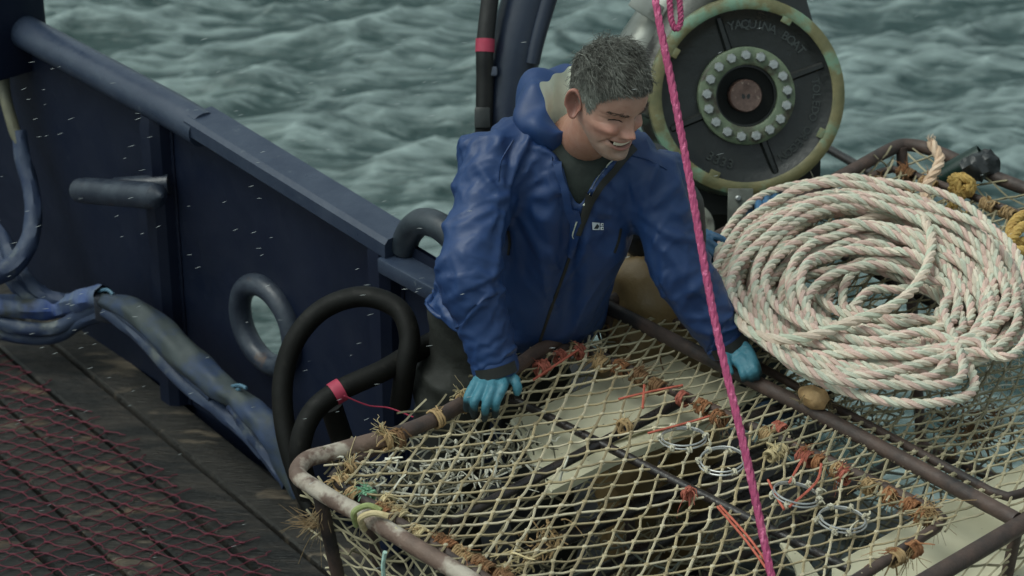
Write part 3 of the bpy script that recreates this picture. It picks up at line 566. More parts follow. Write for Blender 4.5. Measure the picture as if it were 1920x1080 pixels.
def char_mesh(ch, size, ext):
    cu = bpy.data.curves.new('glyph', 'FONT'); cu.body = ch; cu.size = size; cu.extrude = ext; cu.align_x = 'CENTER'; cu.resolution_u = 2; cu.offset = size * 0.012
    ob = bpy.data.objects.new('glyph', cu); COL.objects.link(ob); dg = bpy.context.evaluated_depsgraph_get(); me = bpy.data.meshes.new_from_object(ob.evaluated_get(dg))
    v = np.array([x.co[:] for x in me.vertices]).reshape(-1, 3); f = [tuple(p.vertices) for p in me.polygons]
    bpy.data.objects.remove(ob); bpy.data.curves.remove(cu); bpy.data.meshes.remove(me); return v, f
M_emb = mat('embossed_letters', (0.022, 0.027, 0.025), (0.034, 0.040, 0.037), scale=30, rough=0.36)
def ring_text(txt, a0, a1, r, size, inward=False):
    mb = MB(); k = len(txt)
    for i, ch in enumerate(txt):
        if ch == ' ': continue
        a = a0 + (a1 - a0) * i / max(1, k - 1); v, f = char_mesh(ch, size, 0.0042)
        rd = nrm(H(1, a) - hc) * (-1 if inward else 1); tx = np.cross(rd, hn); o = H(r, a, -0.0285)
        mb.add(o + v[:, :1] * tx + v[:, 1:2] * rd + v[:, 2:3] * hn, f)
    return mb.build('embossed_lettering', M_emb, face, auto=25)
ring_text('YAQUINA BOAT', 103, 40, 0.186, 0.034)
ring_text('TOLEDO OREGON', 12, -58, 0.187, 0.031)
ring_text('3333', 240, 258, 0.205, 0.036, inward=True)
# stand, motor housing and guard behind the sheave
M_dark = mat('black_paint', (0.008, 0.010, 0.010), (0.016, 0.019, 0.018), scale=8, rough=0.4, bump=0.3, bscale=30)
mb = MB(); pts = [(-0.15, -0.34), (0.245, -0.34), (0.245, -0.08), (0.26, 0.06), (0.18, 0.32), (0.05, 0.42), (-0.10, 0.36), (-0.19, 0.1)]
mb.prism(pts, hx, hy, hc, -0.30, -0.19, hn); mb.build('back_plate', M_dark, hau, smooth=False)
mb = MB(); mb.box(hc - V3(0, 0, 0.62) - hn * 0.24, (0.19, 0.08, 0.42), [hx, nrm(np.cross(ZV, hx)), ZV], b=0.015); mb.build('stand', M_dark, hau)
mb = MB(); ga, gb = Q(1140, 190, 7.12), Q(1318, -75, 7.12); gd = nrm(gb - ga); kk = np.linspace(0, 1, 14)[:, None]
mb.tube(ga + (gb - ga) * kk, 0.078, 24); gua = mb.build('line_guard', M_silver, hau)
mb = MB(); mb.tube(Q(1195, 210, 6.99) + (Q(1330, -40, 6.99) - Q(1195, 210, 6.99)) * kk, np.linspace(0.062, 0.066, 14), 20); mb.build('motor_housing', mat('worn_housing', (0.09, 0.09, 0.08), (0.18, 0.18, 0.16), scale=9, rough=0.45, metal=0.3, bump=0.4, bscale=30, c3=(0.03, 0.028, 0.025), s3=9, t3=(0.48, 0.6)), hau)
gn = nrm(-nrm(ray(1215, 20)) + gd * 0.0); gs = nrm(np.cross(gd, gn))
mb = MB(); mb.box(Q(1212, 12, 7.0), (0.026, 0.045, 0.012), [gd, gs, gn], b=0.003); mb.build('guard_bracket', M_silver, gua)
M_brk = mat('bracket_grey', srgb(104, 108, 100), srgb(84, 86, 80), scale=24, rough=0.6, bump=0.3, bscale=60, c3=srgb(60, 52, 44), s3=20, t3=(0.56, 0.68))
mb = MB(); c = Q(1388, 388, 6.78); mb.box(c, (0.034, 0.050, 0.006), [hx, hy, hn], b=0.002); brk = mb.build('bracket_plate', M_brk, hau)
for dx_, dy_ in ((-0.008, 0.024), (-0.006, -0.022)):
    mb = MB(); mb.lathe([(0.008, 0.0), (0.008, 0.009), (0.005, 0.012), (0, 0.012)], c + hx * dx_ + hy * dy_ + hn * 0.006, hn, 10); mb.build('bracket_bolt', M_bolt, brk)
whl = thing('line_roller', Q(1296, 470, 6.72), 'grey grooved roller wheel below the hauler, beside the blue sleeve', 'roller')
wn_ = nrm(hn + 0.25 * UP); wc = Q(1290, 428, 6.72)
mb = MB(); mb.lathe([(0.030, 0.012), (0.050, 0.010), (0.055, 0.018), (0.068, 0.018), (0.072, 0.010), (0.066, -0.008), (0.05, -0.02), (0.066, -0.034), (0.072, -0.05), (0.0, -0.055)], wc, wn_, 36, cap=False); mb.build('wheel', mat('roller_grey', srgb(120, 122, 110), srgb(92, 94, 86), scale=14, rough=0.5, bump=0.2, bscale=50, c3=srgb(54, 52, 46), s3=9, t3=(0.55, 0.66)), whl)
mb = MB(); mb.lathe([(0.030, -0.03), (0.030, 0.014), (0.022, 0.02), (0.0, 0.02)], wc, wn_, 20); mb.build('axle', M_dark, whl)
mb = MB(); mb.box(wc - ZV * 0.10 - wn_ * 0.07, (0.03, 0.015, 0.16), [hx, nrm(np.cross(ZV, hx)), ZV], b=0.003); mb.build('roller_bracket', M_dark, whl)

# davit column behind the man
M_davit = mat('davit_paint', (0.012, 0.019, 0.038), (0.018, 0.027, 0.046), scale=6, rough=0.4, bump=0.3, bscale=25, c3=(0.05, 0.06, 0.075), s3=30, t3=(0.68, 0.76))
dav = thing('davit', Q(960, 420, 7.0), 'dark navy curved davit column behind the man\'s shoulder', 'davit')
dp = spline([Q(1050, -160, 6.95), Q(1010, -60, 6.96), Q(985, 20, 6.97), Q(962, 110, 6.98), Q(950, 210, 7.0), Q(946, 330, 7.02), Q(946, 560, 7.05), Q(948, 900, 7.1)], 8)
mb = MB(); mb.tube(dp, 0.074, 24); mb.build('column', M_davit, dav)
mb = MB(); mb.tube(dp[:26] + RT * 0.055 - FW * 0.05, np.linspace(0.03, 0.022, 26), 12); mb.build('gusset_pipe', M_davit, dav)
mb = MB(); T_ = nrm(dp[20] - dp[19]); mb.box(Q(915, 134, 6.91), (0.026, 0.014, 0.012), [RT, UP, FW], b=0.006); mb.build('clip', mat('chipped_clip', (0.10, 0.12, 0.15), (0.05, 0.06, 0.09), scale=30, rough=0.5), dav)
mb = MB(); mb.box(Q(905, 222, 6.93), (0.022, 0.03, 0.03), [RT, UP, FW], b=0.006); mb.build('junction_box', M_dark, dav)
M_rub = mat('black_rubber', (0.005, 0.005, 0.0048), (0.009, 0.009, 0.0085), scale=10, rough=0.55, bump=0.3, bscale=50)
M_band = mat('pink_tape', srgb(168, 54, 78), srgb(146, 42, 66), scale=20, rough=0.6)
dh = thing('davit_hose', Q(905, 230, 6.95), 'black hydraulic hose with a red band running up the davit', 'hose')
hp = spline([Q(926, -60, 6.9), Q(916, 20, 6.9), Q(909, 90, 6.9), Q(909, 150, 6.92), Q(907, 240, 6.95), Q(902, 330, 7.0)], 6); mb = MB(); mb.tube(hp, 0.025, 12); mb.build('hose', M_rub, dh)
mb = MB(); mb.tube(np.array([Q(910, 73, 6.9), Q(909, 98, 6.9)]), 0.0268, 14); mb.build('band', M_band, dh)

# big black hose loop at the man's leg
lh = thing('black_hose', Q(600, 860, 6.5), 'thick black hose looped beside the man\'s leg with a pink tape band', 'hose')
M_hose2 = mat('dark_hose', (0.0024, 0.0024, 0.0019), (0.0050, 0.0048, 0.0038), scale=8, rough=0.6, spec=0.22, c3=(0.012, 0.011, 0.009), s3=30, t3=(0.62, 0.72), bump=0.35, bscale=30)
mb = MB(); mb.tube(spline([Q(600, 985, 6.25), Q(562, 900, 6.27), Q(536, 810, 6.28), Q(530, 720, 6.29), Q(552, 640, 6.29), Q(605, 580, 6.28), Q(680, 556, 6.25), Q(745, 578, 6.22), Q(768, 630, 6.2), Q(760, 690, 6.2), Q(750, 760, 6.25)], 8), 0.0265, 16); mb.build('hose', M_hose2, lh)
p2 = spline([Q(860, 620, 6.30), Q(795, 650, 6.26), Q(720, 694, 6.2), Q(632, 735, 6.16), Q(582, 780, 6.15), Q(562, 850, 6.15), Q(580, 930, 6.2)], 8); mb = MB(); mb.tube(p2, 0.0275, 16); mb.build('hose', M_hose2, lh)
mb = MB(); i0 = int(np.argmin(np.linalg.norm(p2 - Q(630, 736, 6.16), axis=1))); mb.tube(p2[i0 - 1:i0 + 2], 0.0298, 18); mb.build('tape_band', M_band, lh)
mb = MB(); mb.tube(spline([Q(645, 742, 6.11), Q(690, 760, 6.14), Q(730, 765, 6.16), Q(775, 782, 6.16)], 8), 0.002, 6); mb.build('trailing_string', M_band, lh)
mb = MB(); mb.tube(spline([Q(620, 760, 6.3), Q(640, 820, 6.35), Q(660, 880, 6.35)], 6), 0.03, 12); mb.build('hose', M_hose2, lh)

# blue lay-flat hoses strapped together along the foot of the bulwark
M_blue = mat('blue_hose_cloth', srgb(34, 48, 76), srgb(50, 62, 82), scale=10, rough=0.6, bump=0.4, bscale=22, c3=srgb(92, 98, 98), s3=6, t3=(0.56, 0.66))
M_blue2 = mat('banded_hose_cloth', srgb(46, 70, 128), srgb(96, 108, 122), scale=20, rough=0.55, bump=0.4, bscale=30, stretch=(1, 0.2, 0.2), c3=srgb(62, 66, 64), s3=5, t3=(0.54, 0.66))
M_canvas = mat('grey_blue_canvas', srgb(42, 51, 55), srgb(58, 66, 67), scale=7, rough=0.7, bump=0.5, bscale=18, c3=srgb(40, 56, 84), s3=6, t3=(0.46, 0.60))
def PB(x, y, z):                                # in front of the stiffeners while high, down onto the planks further aft
    p, q_ = P(x, y, z), PT(x, y, -0.150); return p if p[1] < q_[1] else q_
hb = thing('hose_bundle', P(200, 590, 0.05), 'bundle of blue and grey fabric hoses strapped along the foot of the bulwark', 'hose bundle')
def rough_tube(pts, r, n=14, amp=0.12, seed=1, flat=1.0, sub=8):
    rs = np.random.RandomState(seed); pth = spline(pts, sub); k = len(pth); rr = np.broadcast_to(np.asarray(r, float), (k,)) if np.ndim(r) == 0 else np.interp(np.linspace(0, 1, k), np.linspace(0, 1, len(r)), r)
    T, N, B = frames(pth); V = np.empty((k, n, 3)); ph = rs.rand(6) * 6
    for i in range(k):
        for j in range(n):
            a = 2 * math.pi * j / n; u = i / k * len(pts) * 1.0
            d = 1 + amp * (math.sin(3 * a + ph[0] + 2.2 * u) * math.sin(2.1 * u + ph[1]) + 0.6 * math.sin(5 * a - 3.1 * u + ph[2]) + 0.30 * math.sin(7 * a + 1.3 * u + ph[3]) + 0.15 * math.sin(9 * u + 2 * a + ph[4]))
            V[i, j] = pth[i] + rr[i] * d * (N[i] * math.cos(a) * flat + B[i] * math.sin(a))
    return V
mb = MB(); mb.grid(rough_tube([PB(-80, 560, .22), PB(-10, 572, .22), PB(60, 578, .21), PB(120, 574, .21), PB(165, 560, .22), PB(195, 556, .22)], 0.035, seed=2), False, True); mb.build('hose', M_blue2, hb)
mb = MB(); mb.grid(rough_tube([PB(-80, 590, .17), PB(-10, 602, .17), PB(50, 616, .16), PB(105, 615, .16), PB(150, 592, .18), PB(195, 572, .19)], 0.022, amp=0.06, seed=3), False, True); mb.build('hose', M_blue, hb)
mb = MB(); mb.grid(rough_tube([PB(-80, 605, .12), PB(-10, 622, .12), PB(50, 634, .11), PB(105, 631, .12), PB(150, 605, .14), PB(195, 588, .16)], 0.021, amp=0.06, seed=4), False, True); mb.build('hose', M_blue, hb)
mb = MB(); mb.grid(rough_tube([PB(-60, 380, .42), PB(0, 440, .36), PB(25, 490, .31), PB(55, 530, .27), PB(85, 555, .24), PB(120, 565, .22)], 0.023, amp=0.1, seed=5), False, True); mb.build('hose', M_blue, hb)
mb = MB(); mb.grid(rough_tube([PB(-60, 430, .36), PB(-5, 470, .32), PB(20, 520, .28), PB(45, 548, .25), PB(70, 565, .22)], 0.024, amp=0.12, seed=6), False, True); mb.build('hose', M_blue, hb)
mb = MB(); mb.grid(rough_tube([PB(188, 563, .215), PB(225, 572, .21), PB(265, 592, .19), PB(310, 632, .16), PB(360, 680, .13), PB(410, 724, .11), PB(445, 748, .10), PB(480, 780, .10), PB(512, 812, .09), PB(540, 870, .07), PB(565, 930, .06)], [0.022, 0.030, 0.040, 0.046, 0.047, 0.041, 0.032, 0.040, 0.047, 0.040, 0.03], n=30, amp=0.07, seed=7), False, True); mb.build('canvas_wrap', M_canvas, hb)
mb = MB(); mb.grid(rough_tube([PB(200, 582, .17), PB(245, 612, .14), PB(300, 668, .10), PB(350, 722, .075), PB(405, 762, .065), PB(450, 800, .06), PB(500, 850, .05)], 0.024, amp=0.07, seed=8), False, True); mb.build('hose', M_blue, hb)
mb = MB(); mb.grid(rough_tube([PB(200, 574, .19), PB(250, 606, .16), PB(300, 650, .13), PB(350, 700, .10), PB(400, 745, .09)], 0.018, amp=0.07, seed=18), False, True); mb.build('hose', M_blue, hb)
mb = MB(); mb.grid(rough_tube([PB(440, 755, .09), PB(470, 800, .08), PB(505, 850, .06), PB(545, 905, .05)], 0.03, amp=0.14, seed=9), False, True); mb.build('hose', M_blue, hb)
mb = MB(); c = PB(197, 578, 0.195); mb.box(c, (0.030, 0.022, 0.040), [nrm(RT - 0.3 * ZV), nrm(np.cross(ZV, RT)), ZV], b=0.005); mb.build('strap_block', mat('strap_black', (0.02, 0.024, 0.034), (0.03, 0.034, 0.045), scale=20, rough=0.6), hb)
for pxs in ([(180, 548, .245), (200, 543, .26), (212, 552, .255)], [(415, 745, .16), (428, 728, .175), (448, 722, .165), (462, 728, .14)], [(418, 752, .155), (430, 736, .172), (450, 729, .162)]):
    mb = MB(); mb.tube(spline([PB(*p) for p in pxs], 6), 0.005, 6); mb.build('tie_cord', mat('tie_blue', srgb(76, 110, 130), rough=0.6), hb)
hh = thing('hanging_hose', Q(20, 520, 7.9), 'grey and blue hose hanging from the post at the left edge', 'hose')
mb = MB(); mb.grid(rough_tube([Q(4, 120, 7.75), Q(10, 180, 7.75), Q(24, 235, 7.75), Q(38, 270, 7.75)], 0.019, amp=0.04, seed=10), False, True); mb.build('hose_end', mat('tan_hose', srgb(110, 108, 88), srgb(86, 86, 74), scale=14, rough=0.6), hh)
mb = MB(); mb.grid(rough_tube([Q(36, 245, 7.75), Q(44, 300, 7.75), Q(60, 360, 7.74), Q(62, 420, 7.72), Q(50, 465, 7.70), Q(22, 500, 7.68), Q(-30, 525, 7.66)], [0.022, 0.026, 0.026, 0.027, 0.03, 0.034, 0.036], amp=0.08, seed=11), False, True); mb.build('hose_sleeve', M_blue, hh)
mb = MB(); wraps(mb, Q(4, 100, 7.74), UP, 0.02, 9, 0.012, srgb(120, 88, 66), rad=0.008); mb.build('rope_whipping', M_fray, hh)

# red net lying on the deck
M_red = mat('red_net_twine', srgb(104, 36, 52), srgb(80, 28, 42), scale=20, rough=0.8)
rn = MB(); rs = np.random.RandomState(4)
dw, dh_ = 0.088, 0.058; edge = [P(x, y, 0.0) for x, y in ((-140, 570), (0, 668), (70, 706), (200, 800), (270, 858), (345, 920), (440, 1000), (530, 1078), (640, 1180))]
ex_ = np.array([e[0] for e in edge]); ey_ = np.array([e[1] for e in edge])
def in_net(x, y): return y < np.interp(x, ex_, ey_) - 0.01
knot = {}
def kn(i, j):
    if (i, j) not in knot:
        x = -2.6 + i * dw / 2 + rs.randn() * 0.007; y = 3.6 + j * dh_ / 2 + 0.10 * x + rs.randn() * 0.004; knot[(i, j)] = V3(x, y, 0.0065 + abs(rs.randn()) * 0.002)
    return knot[(i, j)]
for i in range(0, 72):
    for j in range(0, 118):
        if (i + j) % 2: continue
        a = kn(i, j)
        if not in_net(a[0], a[1]): continue
        for dj in (1, -1):
            b_ = kn(i + 1, j + dj)
            if in_net(b_[0], b_[1]) or rs.rand() < 0.35:
                m_ = (a + b_) / 2 + rs.randn(3) * V3(0.004, 0.004, 0.001)
                bow = V3(0, 0.002 * dj, 0)
                rn.tube(np.array([a, a * 0.72 + b_ * 0.28 - bow * 0.8, m_, a * 0.28 + b_ * 0.72 + bow * 0.8, b_]), 0.0018, 5, caps=False)
        rn.tube(np.array([a - RT * 0.008, a, a + RT * 0.008]), np.array([0.0022, 0.0040, 0.0022]), 5)
tag(rn.build('red_net', M_red), 'dark red knotted net spread over the deck planks', 'net', kind='stuff')

# ================================================================== ROPES
M_rope = mat('rope_fibre', (1, 1, 1), (0.84, 0.84, 0.82), scale=70, rough=0.8, bump=0.5, bscale=220, vcol=True, spec=0.25, bdist=0.002)
def resample(p, ds):
    L_ = np.concatenate([[0], np.cumsum(np.linalg.norm(np.diff(p, axis=0), axis=1))]); n = max(4, int(L_[-1] / ds)); t = np.linspace(0, L_[-1], n)
    return np.stack([np.interp(t, L_, p[:, k]) for k in range(3)], 1), t
def twisted(mbx, path, R, pitch, cols, sides=6, per=8, seed=0, lay=0.50, sr=0.56):
    p, t = resample(np.asarray(path), pitch / per); T, N, B = frames(p); rs = np.random.RandomState(seed)
    fade = np.interp(t, np.arange(0, t[-1] + 1, 0.5), rs.uniform(0.86, 1.06, len(np.arange(0, t[-1] + 1, 0.5))))
    for k in range(3):
        a = t * 2 * math.pi / pitch + k * 2 * math.pi / 3
        c = p + R * lay * (N * np.cos(a)[:, None] + B * np.sin(a)[:, None])
        mbx.tube(c, R * sr, sides, col=np.array(cols[k])[None] * fade[:, None])
PNK, MNT, CRM = srgb(214, 184, 172), srgb(200, 202, 184), srgb(218, 206, 188)
coil = thing('rope_coil', P(1640, 560, 0.97), 'big coil of pink and mint twisted rope heaped on the right of the pot', 'rope coil')
rs = np.random.RandomState(12); pts = []; nl = 46
for i in range(nl):
    f = i / (nl - 1); f2 = (f * 9.3) % 1.0                       # loops laid down in no strict order of size
    k = min(1.0, max(0.0, f2 + rs.randn() * 0.05)); k = k ** 1.1
    cx, cy = 1632 + 30 * k + rs.randn() * 26 * (0.35 + k), 536 + 50 * k + rs.randn() * 24 * (0.3 + k)
    A_, B_ = 288 - 170 * k + rs.randn() * 16, 176 - 112 * k + rs.randn() * 14; z0 = 0.970 + 0.12 * f
    c = P(cx, cy, z0); sc = FPX / ((c - CAM0) @ FW); rot = math.radians(4 + rs.randn() * 17)
    ns = 14
    for j in range(ns):
        a = -2 * math.pi * j / ns - 1.2; x = A_ / sc * math.cos(a); y = B_ / sc / 0.52 * math.sin(a)
        hump = 0.05 * max(0, math.sin(a)) * (1 - 0.6 * k) + rs.randn() * 0.009; x *= 1 + rs.randn() * 0.035; y *= 1 + rs.randn() * 0.035
        pts.append(c + V3(x * math.cos(rot) - y * math.sin(rot) * 0.6, x * math.sin(rot) * 0.9 + y * math.cos(rot), hump))
mb = MB(); twisted(mb, spline(pts, 8), 0.0116, 0.074, (PNK, MNT, CRM), seed=1); mb.build('coiled_rope', M_rope, coil)
mb = MB(); twisted(mb, spline([P(1358, 600, 1.0), P(1352, 560, 1.0), P(1366, 515, 1.01), P(1405, 458, 1.02), P(1442, 400, 1.03), P(1482, 360, 1.04), P(1540, 338, 1.05), P(1600, 333, 1.06), P(1650, 346, 1.05), P(1690, 375, 1.03), P(1760, 400, 1.03)], 8), 0.0116, 0.074, (PNK, MNT, CRM), seed=2); mb.build('loose_loop', M_rope, coil)
mb = MB(); twisted(mb, spline([P(1385, 640, 1.0), P(1372, 560, 1.0), P(1400, 500, 1.01), P(1425, 470, 1.02), P(1430, 445, 1.02), P(1480, 405, 1.03), P(1560, 380, 1.04), P(1570, 360, 1.06), P(1590, 385, 1.06), P(1640, 385, 1.05)], 8), 0.0120, 0.074, (PNK, MNT, CRM), seed=3); mb.build('loose_loop', M_rope, coil)
mb = MB(); twisted(mb, spline([P(1303, 484, 1.05), P(1330, 505, 1.06), P(1352, 530, 1.07), P(1372, 572, 1.08), P(1400, 618, 1.09), P(1450, 636, 1.10), P(1520, 630, 1.11), P(1600, 602, 1.12), P(1670, 575, 1.12), P(1718, 535, 1.12), P(1745, 478, 1.12), P(1742, 430, 1.12), P(1715, 408, 1.11), P(1660, 402, 1.10), P(1590, 425, 1.09), P(1520, 470, 1.06)], 8), 0.0128, 0.10, (srgb(214, 194, 176), srgb(196, 200, 180), srgb(220, 204, 186)), seed=4)
fibres(mb, P(1305, 486, 1.05), nrm(P(1295, 478, 1.05) - P(1310, 490, 1.05)), 20, 0.02, srgb(220, 206, 186)); mb.build('top_turn', M_rope, coil)
re = MB(); twisted(re, spline([P(1738, 385, 0.97), P(1735, 352, 1.0), P(1755, 318, 1.04), P(1762, 296, 1.06), P(1744, 266, 1.09)], 8), 0.0145, 0.07, (srgb(216, 186, 160), srgb(222, 196, 172), srgb(206, 176, 150)), seed=6); fibres(re, P(1744, 266, 1.09), ZV, 24, 0.014, srgb(222, 196, 172), droop=0)
tag(re.build('rope_end', M_rope), 'cream rope end sticking up behind the coil at the pot corner', 'rope')
# pink hauling line in front, and the pink bight on the hauler
M_pink = mat('pink_line', srgb(168, 68, 106), srgb(148, 56, 94), scale=40, rough=0.7, bump=0.6, bscale=150, c3=srgb(206, 110, 146), s3=60, t3=(0.56, 0.66))
pl = MB(); twisted(pl, spline([Q(1120, -700, 6.0), Q(1190, -250, 5.7), Q(1229, 0, 5.5), Q(1262, 170, 5.42), Q(1292, 330, 5.35), Q(1340, 600, 5.24), Q(1398, 850, 5.12), Q(1446, 1080, 5.05), Q(1472, 1210, 5.0)], 8), 0.0088, 0.07, ((1, 1, 1),) * 3, seed=7, lay=0.34, sr=0.70)
tag(pl.build('pink_line', M_pink), 'taut pink rope hanging down in front of the man\'s left arm', 'rope')
pl = MB(); twisted(pl, spline([Q(1253, -60, 6.62), Q(1256, 10, 6.62), Q(1260, 42, 6.62), Q(1268, 55, 6.62), Q(1276, 42, 6.62), Q(1275, 10, 6.62), Q(1270, -60, 6.62)], 8), 0.0085, 0.035, ((1, 1, 1),) * 3, seed=8)
tag(pl.build('pink_bight', M_pink), 'short loop of pink rope hanging over the hauler rim', 'rope')
# yellow knots, green pipe with black tape, frayed knot
M_yel = mat('yellow_rope', srgb(196, 164, 92), srgb(170, 136, 76), scale=30, rough=0.8, bump=0.5, bscale=150)
def knot_ball(c, R, r, turns, seed):
    rs = np.random.RandomState(seed); p = []
    ax = nrm(rs.randn(3))
    for i in range(turns * 9):
        a = 2 * math.pi * i / 9; ax = nrm(ax + rs.randn(3) * 0.16); X = nrm(np.cross(ax, V3(0.3, 0.5, 0.8))); Y = np.cross(ax, X)
        p.append(c + R * (0.75 + 0.25 * rs.rand()) * (X * math.cos(a) + Y * math.sin(a)))
    return spline(p, 4)
yk = MB(); twisted(yk, knot_ball(P(1803, 348, 0.96), 0.034, 0.01, 6, 3), 0.011, 0.045, ((1, 1, 1),) * 3); fibres(yk, P(1790, 365, 0.96), -ZV + RT * -0.3, 40, 0.05, (0.8, 0.7, 0.6), rad=0.0018)
tag(yk.build('yellow_knot', M_yel), 'yellow knotted rope below the green pipe at the far pot rail', 'rope knot')
yk = MB(); twisted(yk, spline([P(1960, 395, 1.0), P(1915, 405, 1.0), P(1895, 430, 0.99), P(1905, 455, 0.98), P(1960, 440, 0.98)], 8), 0.014, 0.05, ((1, 1, 1),) * 3); twisted(yk, spline([P(1960, 415, 1.01), P(1918, 425, 1.01), P(1900, 445, 1.0), P(1890, 468, 0.98), P(1960, 470, 0.97)], 8), 0.014, 0.05, ((1, 1, 1),) * 3)
tag(yk.build('yellow_rope', M_yel), 'doubled yellow rope at the right edge beyond the coil', 'rope')
gp = thing('green_pipe', P(1800, 320, 0.93), 'dark green plastic pipe taped to the far pot rail', 'pipe')
ga, gb = Q(1752, 342, 6.95), Q(1842, 292, 6.9); gd = nrm(gb - ga); mb = MB()
X_ = nrm(np.cross(gd, ZV)); Lg = np.linalg.norm(gb - ga)
mb.lathe([(0.0, 0), (0.030, 0.0), (0.034, 0.01), (0.034, Lg), (0.030, Lg), (0.029, Lg - 0.06), (0.0, Lg - 0.065)], ga, gd, 24, cap=False); mb.build('pipe', mat('green_plastic', (0.006, 0.022, 0.016), (0.010, 0.030, 0.022), scale=10, rough=0.35), gp)
mb = MB(); mb.grid(rough_tube([Q(1812, 322, 6.86), Q(1828, 314, 6.85), Q(1846, 308, 6.85), Q(1856, 300, 6.86)], 0.036, amp=0.14, seed=14), False, True); mb.build('tape_wrap', mat('black_tape', (0.012, 0.014, 0.015), (0.022, 0.025, 0.026), scale=30, rough=0.35, bump=0.6, bscale=60), gp)
fk = thing('frayed_knot', P(1530, 750, 0.97), 'tan frayed knot on the pot bar below the rope coil', 'knot')
mb = MB(); mb.grid(rough_tube([P(1505, 735, 0.985), P(1520, 742, 0.99), P(1538, 750, 0.99), P(1552, 758, 0.985)], [0.014, 0.026, 0.026, 0.012], amp=0.08, seed=15), False, True); mb.build('knot', mat('knot_tan', srgb(178, 146, 102), srgb(140, 112, 78), scale=30, rough=0.7, bump=0.5, bscale=80), fk)
mb = MB()
for k_ in range(26): fibres(mb, P(1500 + nrs.rand() * 55, 728 + nrs.rand() * 26, 0.985), nrm(UP + nrs.randn(3) * 0.6), 5, 0.035, srgb(120, 108, 84))
mb.build('frayed_fibres', M_fray, fk)
bc = MB(); bc.grid(rough_tube([P(1420, 778, 0.86), P(1450, 768, 0.87), P(1480, 765, 0.86), P(1500, 775, 0.85)], 0.025, amp=0.2, seed=16), False, True)
tag(bc.build('blue_rag', mat('rag_blue', srgb(60, 82, 104), srgb(44, 62, 82), scale=14, rough=0.8)), 'dark blue rag in the pot under the crossbar', 'rag')

# ================================================================== PEOPLE
def loft(mbx, secs, n=28, e=2.4, mi=0, col=None):
    """secs: (centre, lateral axis, depth axis, half width, half depth)"""
    a = np.arange(n) * 2 * math.pi / n; ca = np.sign(np.cos(a)) * np.abs(np.cos(a)) ** (2 / e); sa = np.sign(np.sin(a)) * np.abs(np.sin(a)) ** (2 / e)
    V = np.array([c + hw * ca[:, None] * L_ + hd_ * sa[:, None] * D_ for c, L_, D_, hw, hd_ in secs]); o = mbx.n
    mbx.grid(V, False, True, mi, col); k = len(secs)
    mbx.f.append(tuple(o + i for i in reversed(range(n)))); mbx.m.append(mi); mbx.f.append(tuple(o + (k - 1) * n + i for i in range(n))); mbx.m.append(mi)
def smooth_secs(secs, n=4):
    C = spline([s[0] for s in secs], n); W = spline([[s[3], s[4], 0] for s in secs], n); L_ = spline([s[1] for s in secs], n); out = []
    for i in range(len(C)):
        T = nrm(C[min(i + 1, len(C) - 1)] - C[max(i - 1, 0)]); l = L_[i] - T * (L_[i] @ T); l = nrm(l); out.append((C[i], l, nrm(np.cross(l, T)), W[i][0], W[i][1]))
    return out
def voxel(mbx, size, smooth_it=4, name='tmp'):
    o = mbx.build(name, [], smooth=False); COL.objects.unlink(o); tmp = bpy.data.scenes.new('fit'); tmp.collection.objects.link(o); md = o.modifiers.new('r', 'REMESH'); md.mode = 'VOXEL'; md.voxel_size = size
    if smooth_it: sm = o.modifiers.new('s', 'SMOOTH'); sm.factor = 0.5; sm.iterations = smooth_it
    tmp.view_layers[0].update(); dg = tmp.view_layers[0].depsgraph; dg.update(); me = bpy.data.meshes.new_from_object(o.evaluated_get(dg)); od = o.data; bpy.data.objects.remove(o); bpy.data.meshes.remove(od); bpy.data.scenes.remove(tmp); return me
def mesh_np(me):
    v = np.empty(len(me.vertices) * 3); me.vertices.foreach_get('co', v); return v.reshape(-1, 3), [tuple(p.vertices) for p in me.polygons]
def proj(v): w = np.asarray(v) - CAM0; d = w @ FW; return 960 + FPX * (w @ RT) / d, 540 - FPX * (w @ UP) / d
def compact(v, f):
    used = np.zeros(len(v), bool)
    for q in f: used[list(q)] = True
    m = np.cumsum(used) - 1; return v[used], [tuple(int(m[i]) for i in q) for q in f]

# ---- skeleton of the man in the blue jacket (leaning on the pot with both hands)
Rsh, Rel, Rwr = Q(933, 272, 5.80), Q(880, 498, 5.72), Q(929, 690, 5.775)
Lsh, Lel, Lwr = Q(1212, 304, 5.80), Q(1268, 480, 5.84), Q(1362, 643, 5.915)
lat = nrm(Lsh - Rsh); lat_h = nrm(V3(0.88, 0.47, 0.0)); lat_m = nrm(V3(0.95, 0.15, -0.02))
torso = [(Q(966, 664, 6.30), lat_h, None, 0.180, 0.120), (Q(958, 612, 6.26), lat_h, None, 0.212, 0.130), (Q(962, 545, 6.17), lat_h, None, 0.224, 0.138), (Q(1002, 470, 6.05), lat_m, None, 0.190, 0.140),
         (Q(1046, 390, 5.925), lat, None, 0.172, 0.140), (Q(1068, 320, 5.84), lat, None, 0.170, 0.122), (Q(1076, 278, 5.815), lat, None, 0.155, 0.098), (Q(1080, 252, 5.80), lat, None, 0.095, 0.075)]
def arm(a, b, c, r0, r1, r2, r3, r4, k0=0.0):
    p = [a + (b - a) * t for t in (k0, 0.5, 1.0)] + [b + (c - b) * t for t in (0.5, 1.0)]; return spline(p, 5), np.interp(np.linspace(0, 1, 21), np.linspace(0, 1, 5), [r0, r1, r2, r3, r4])
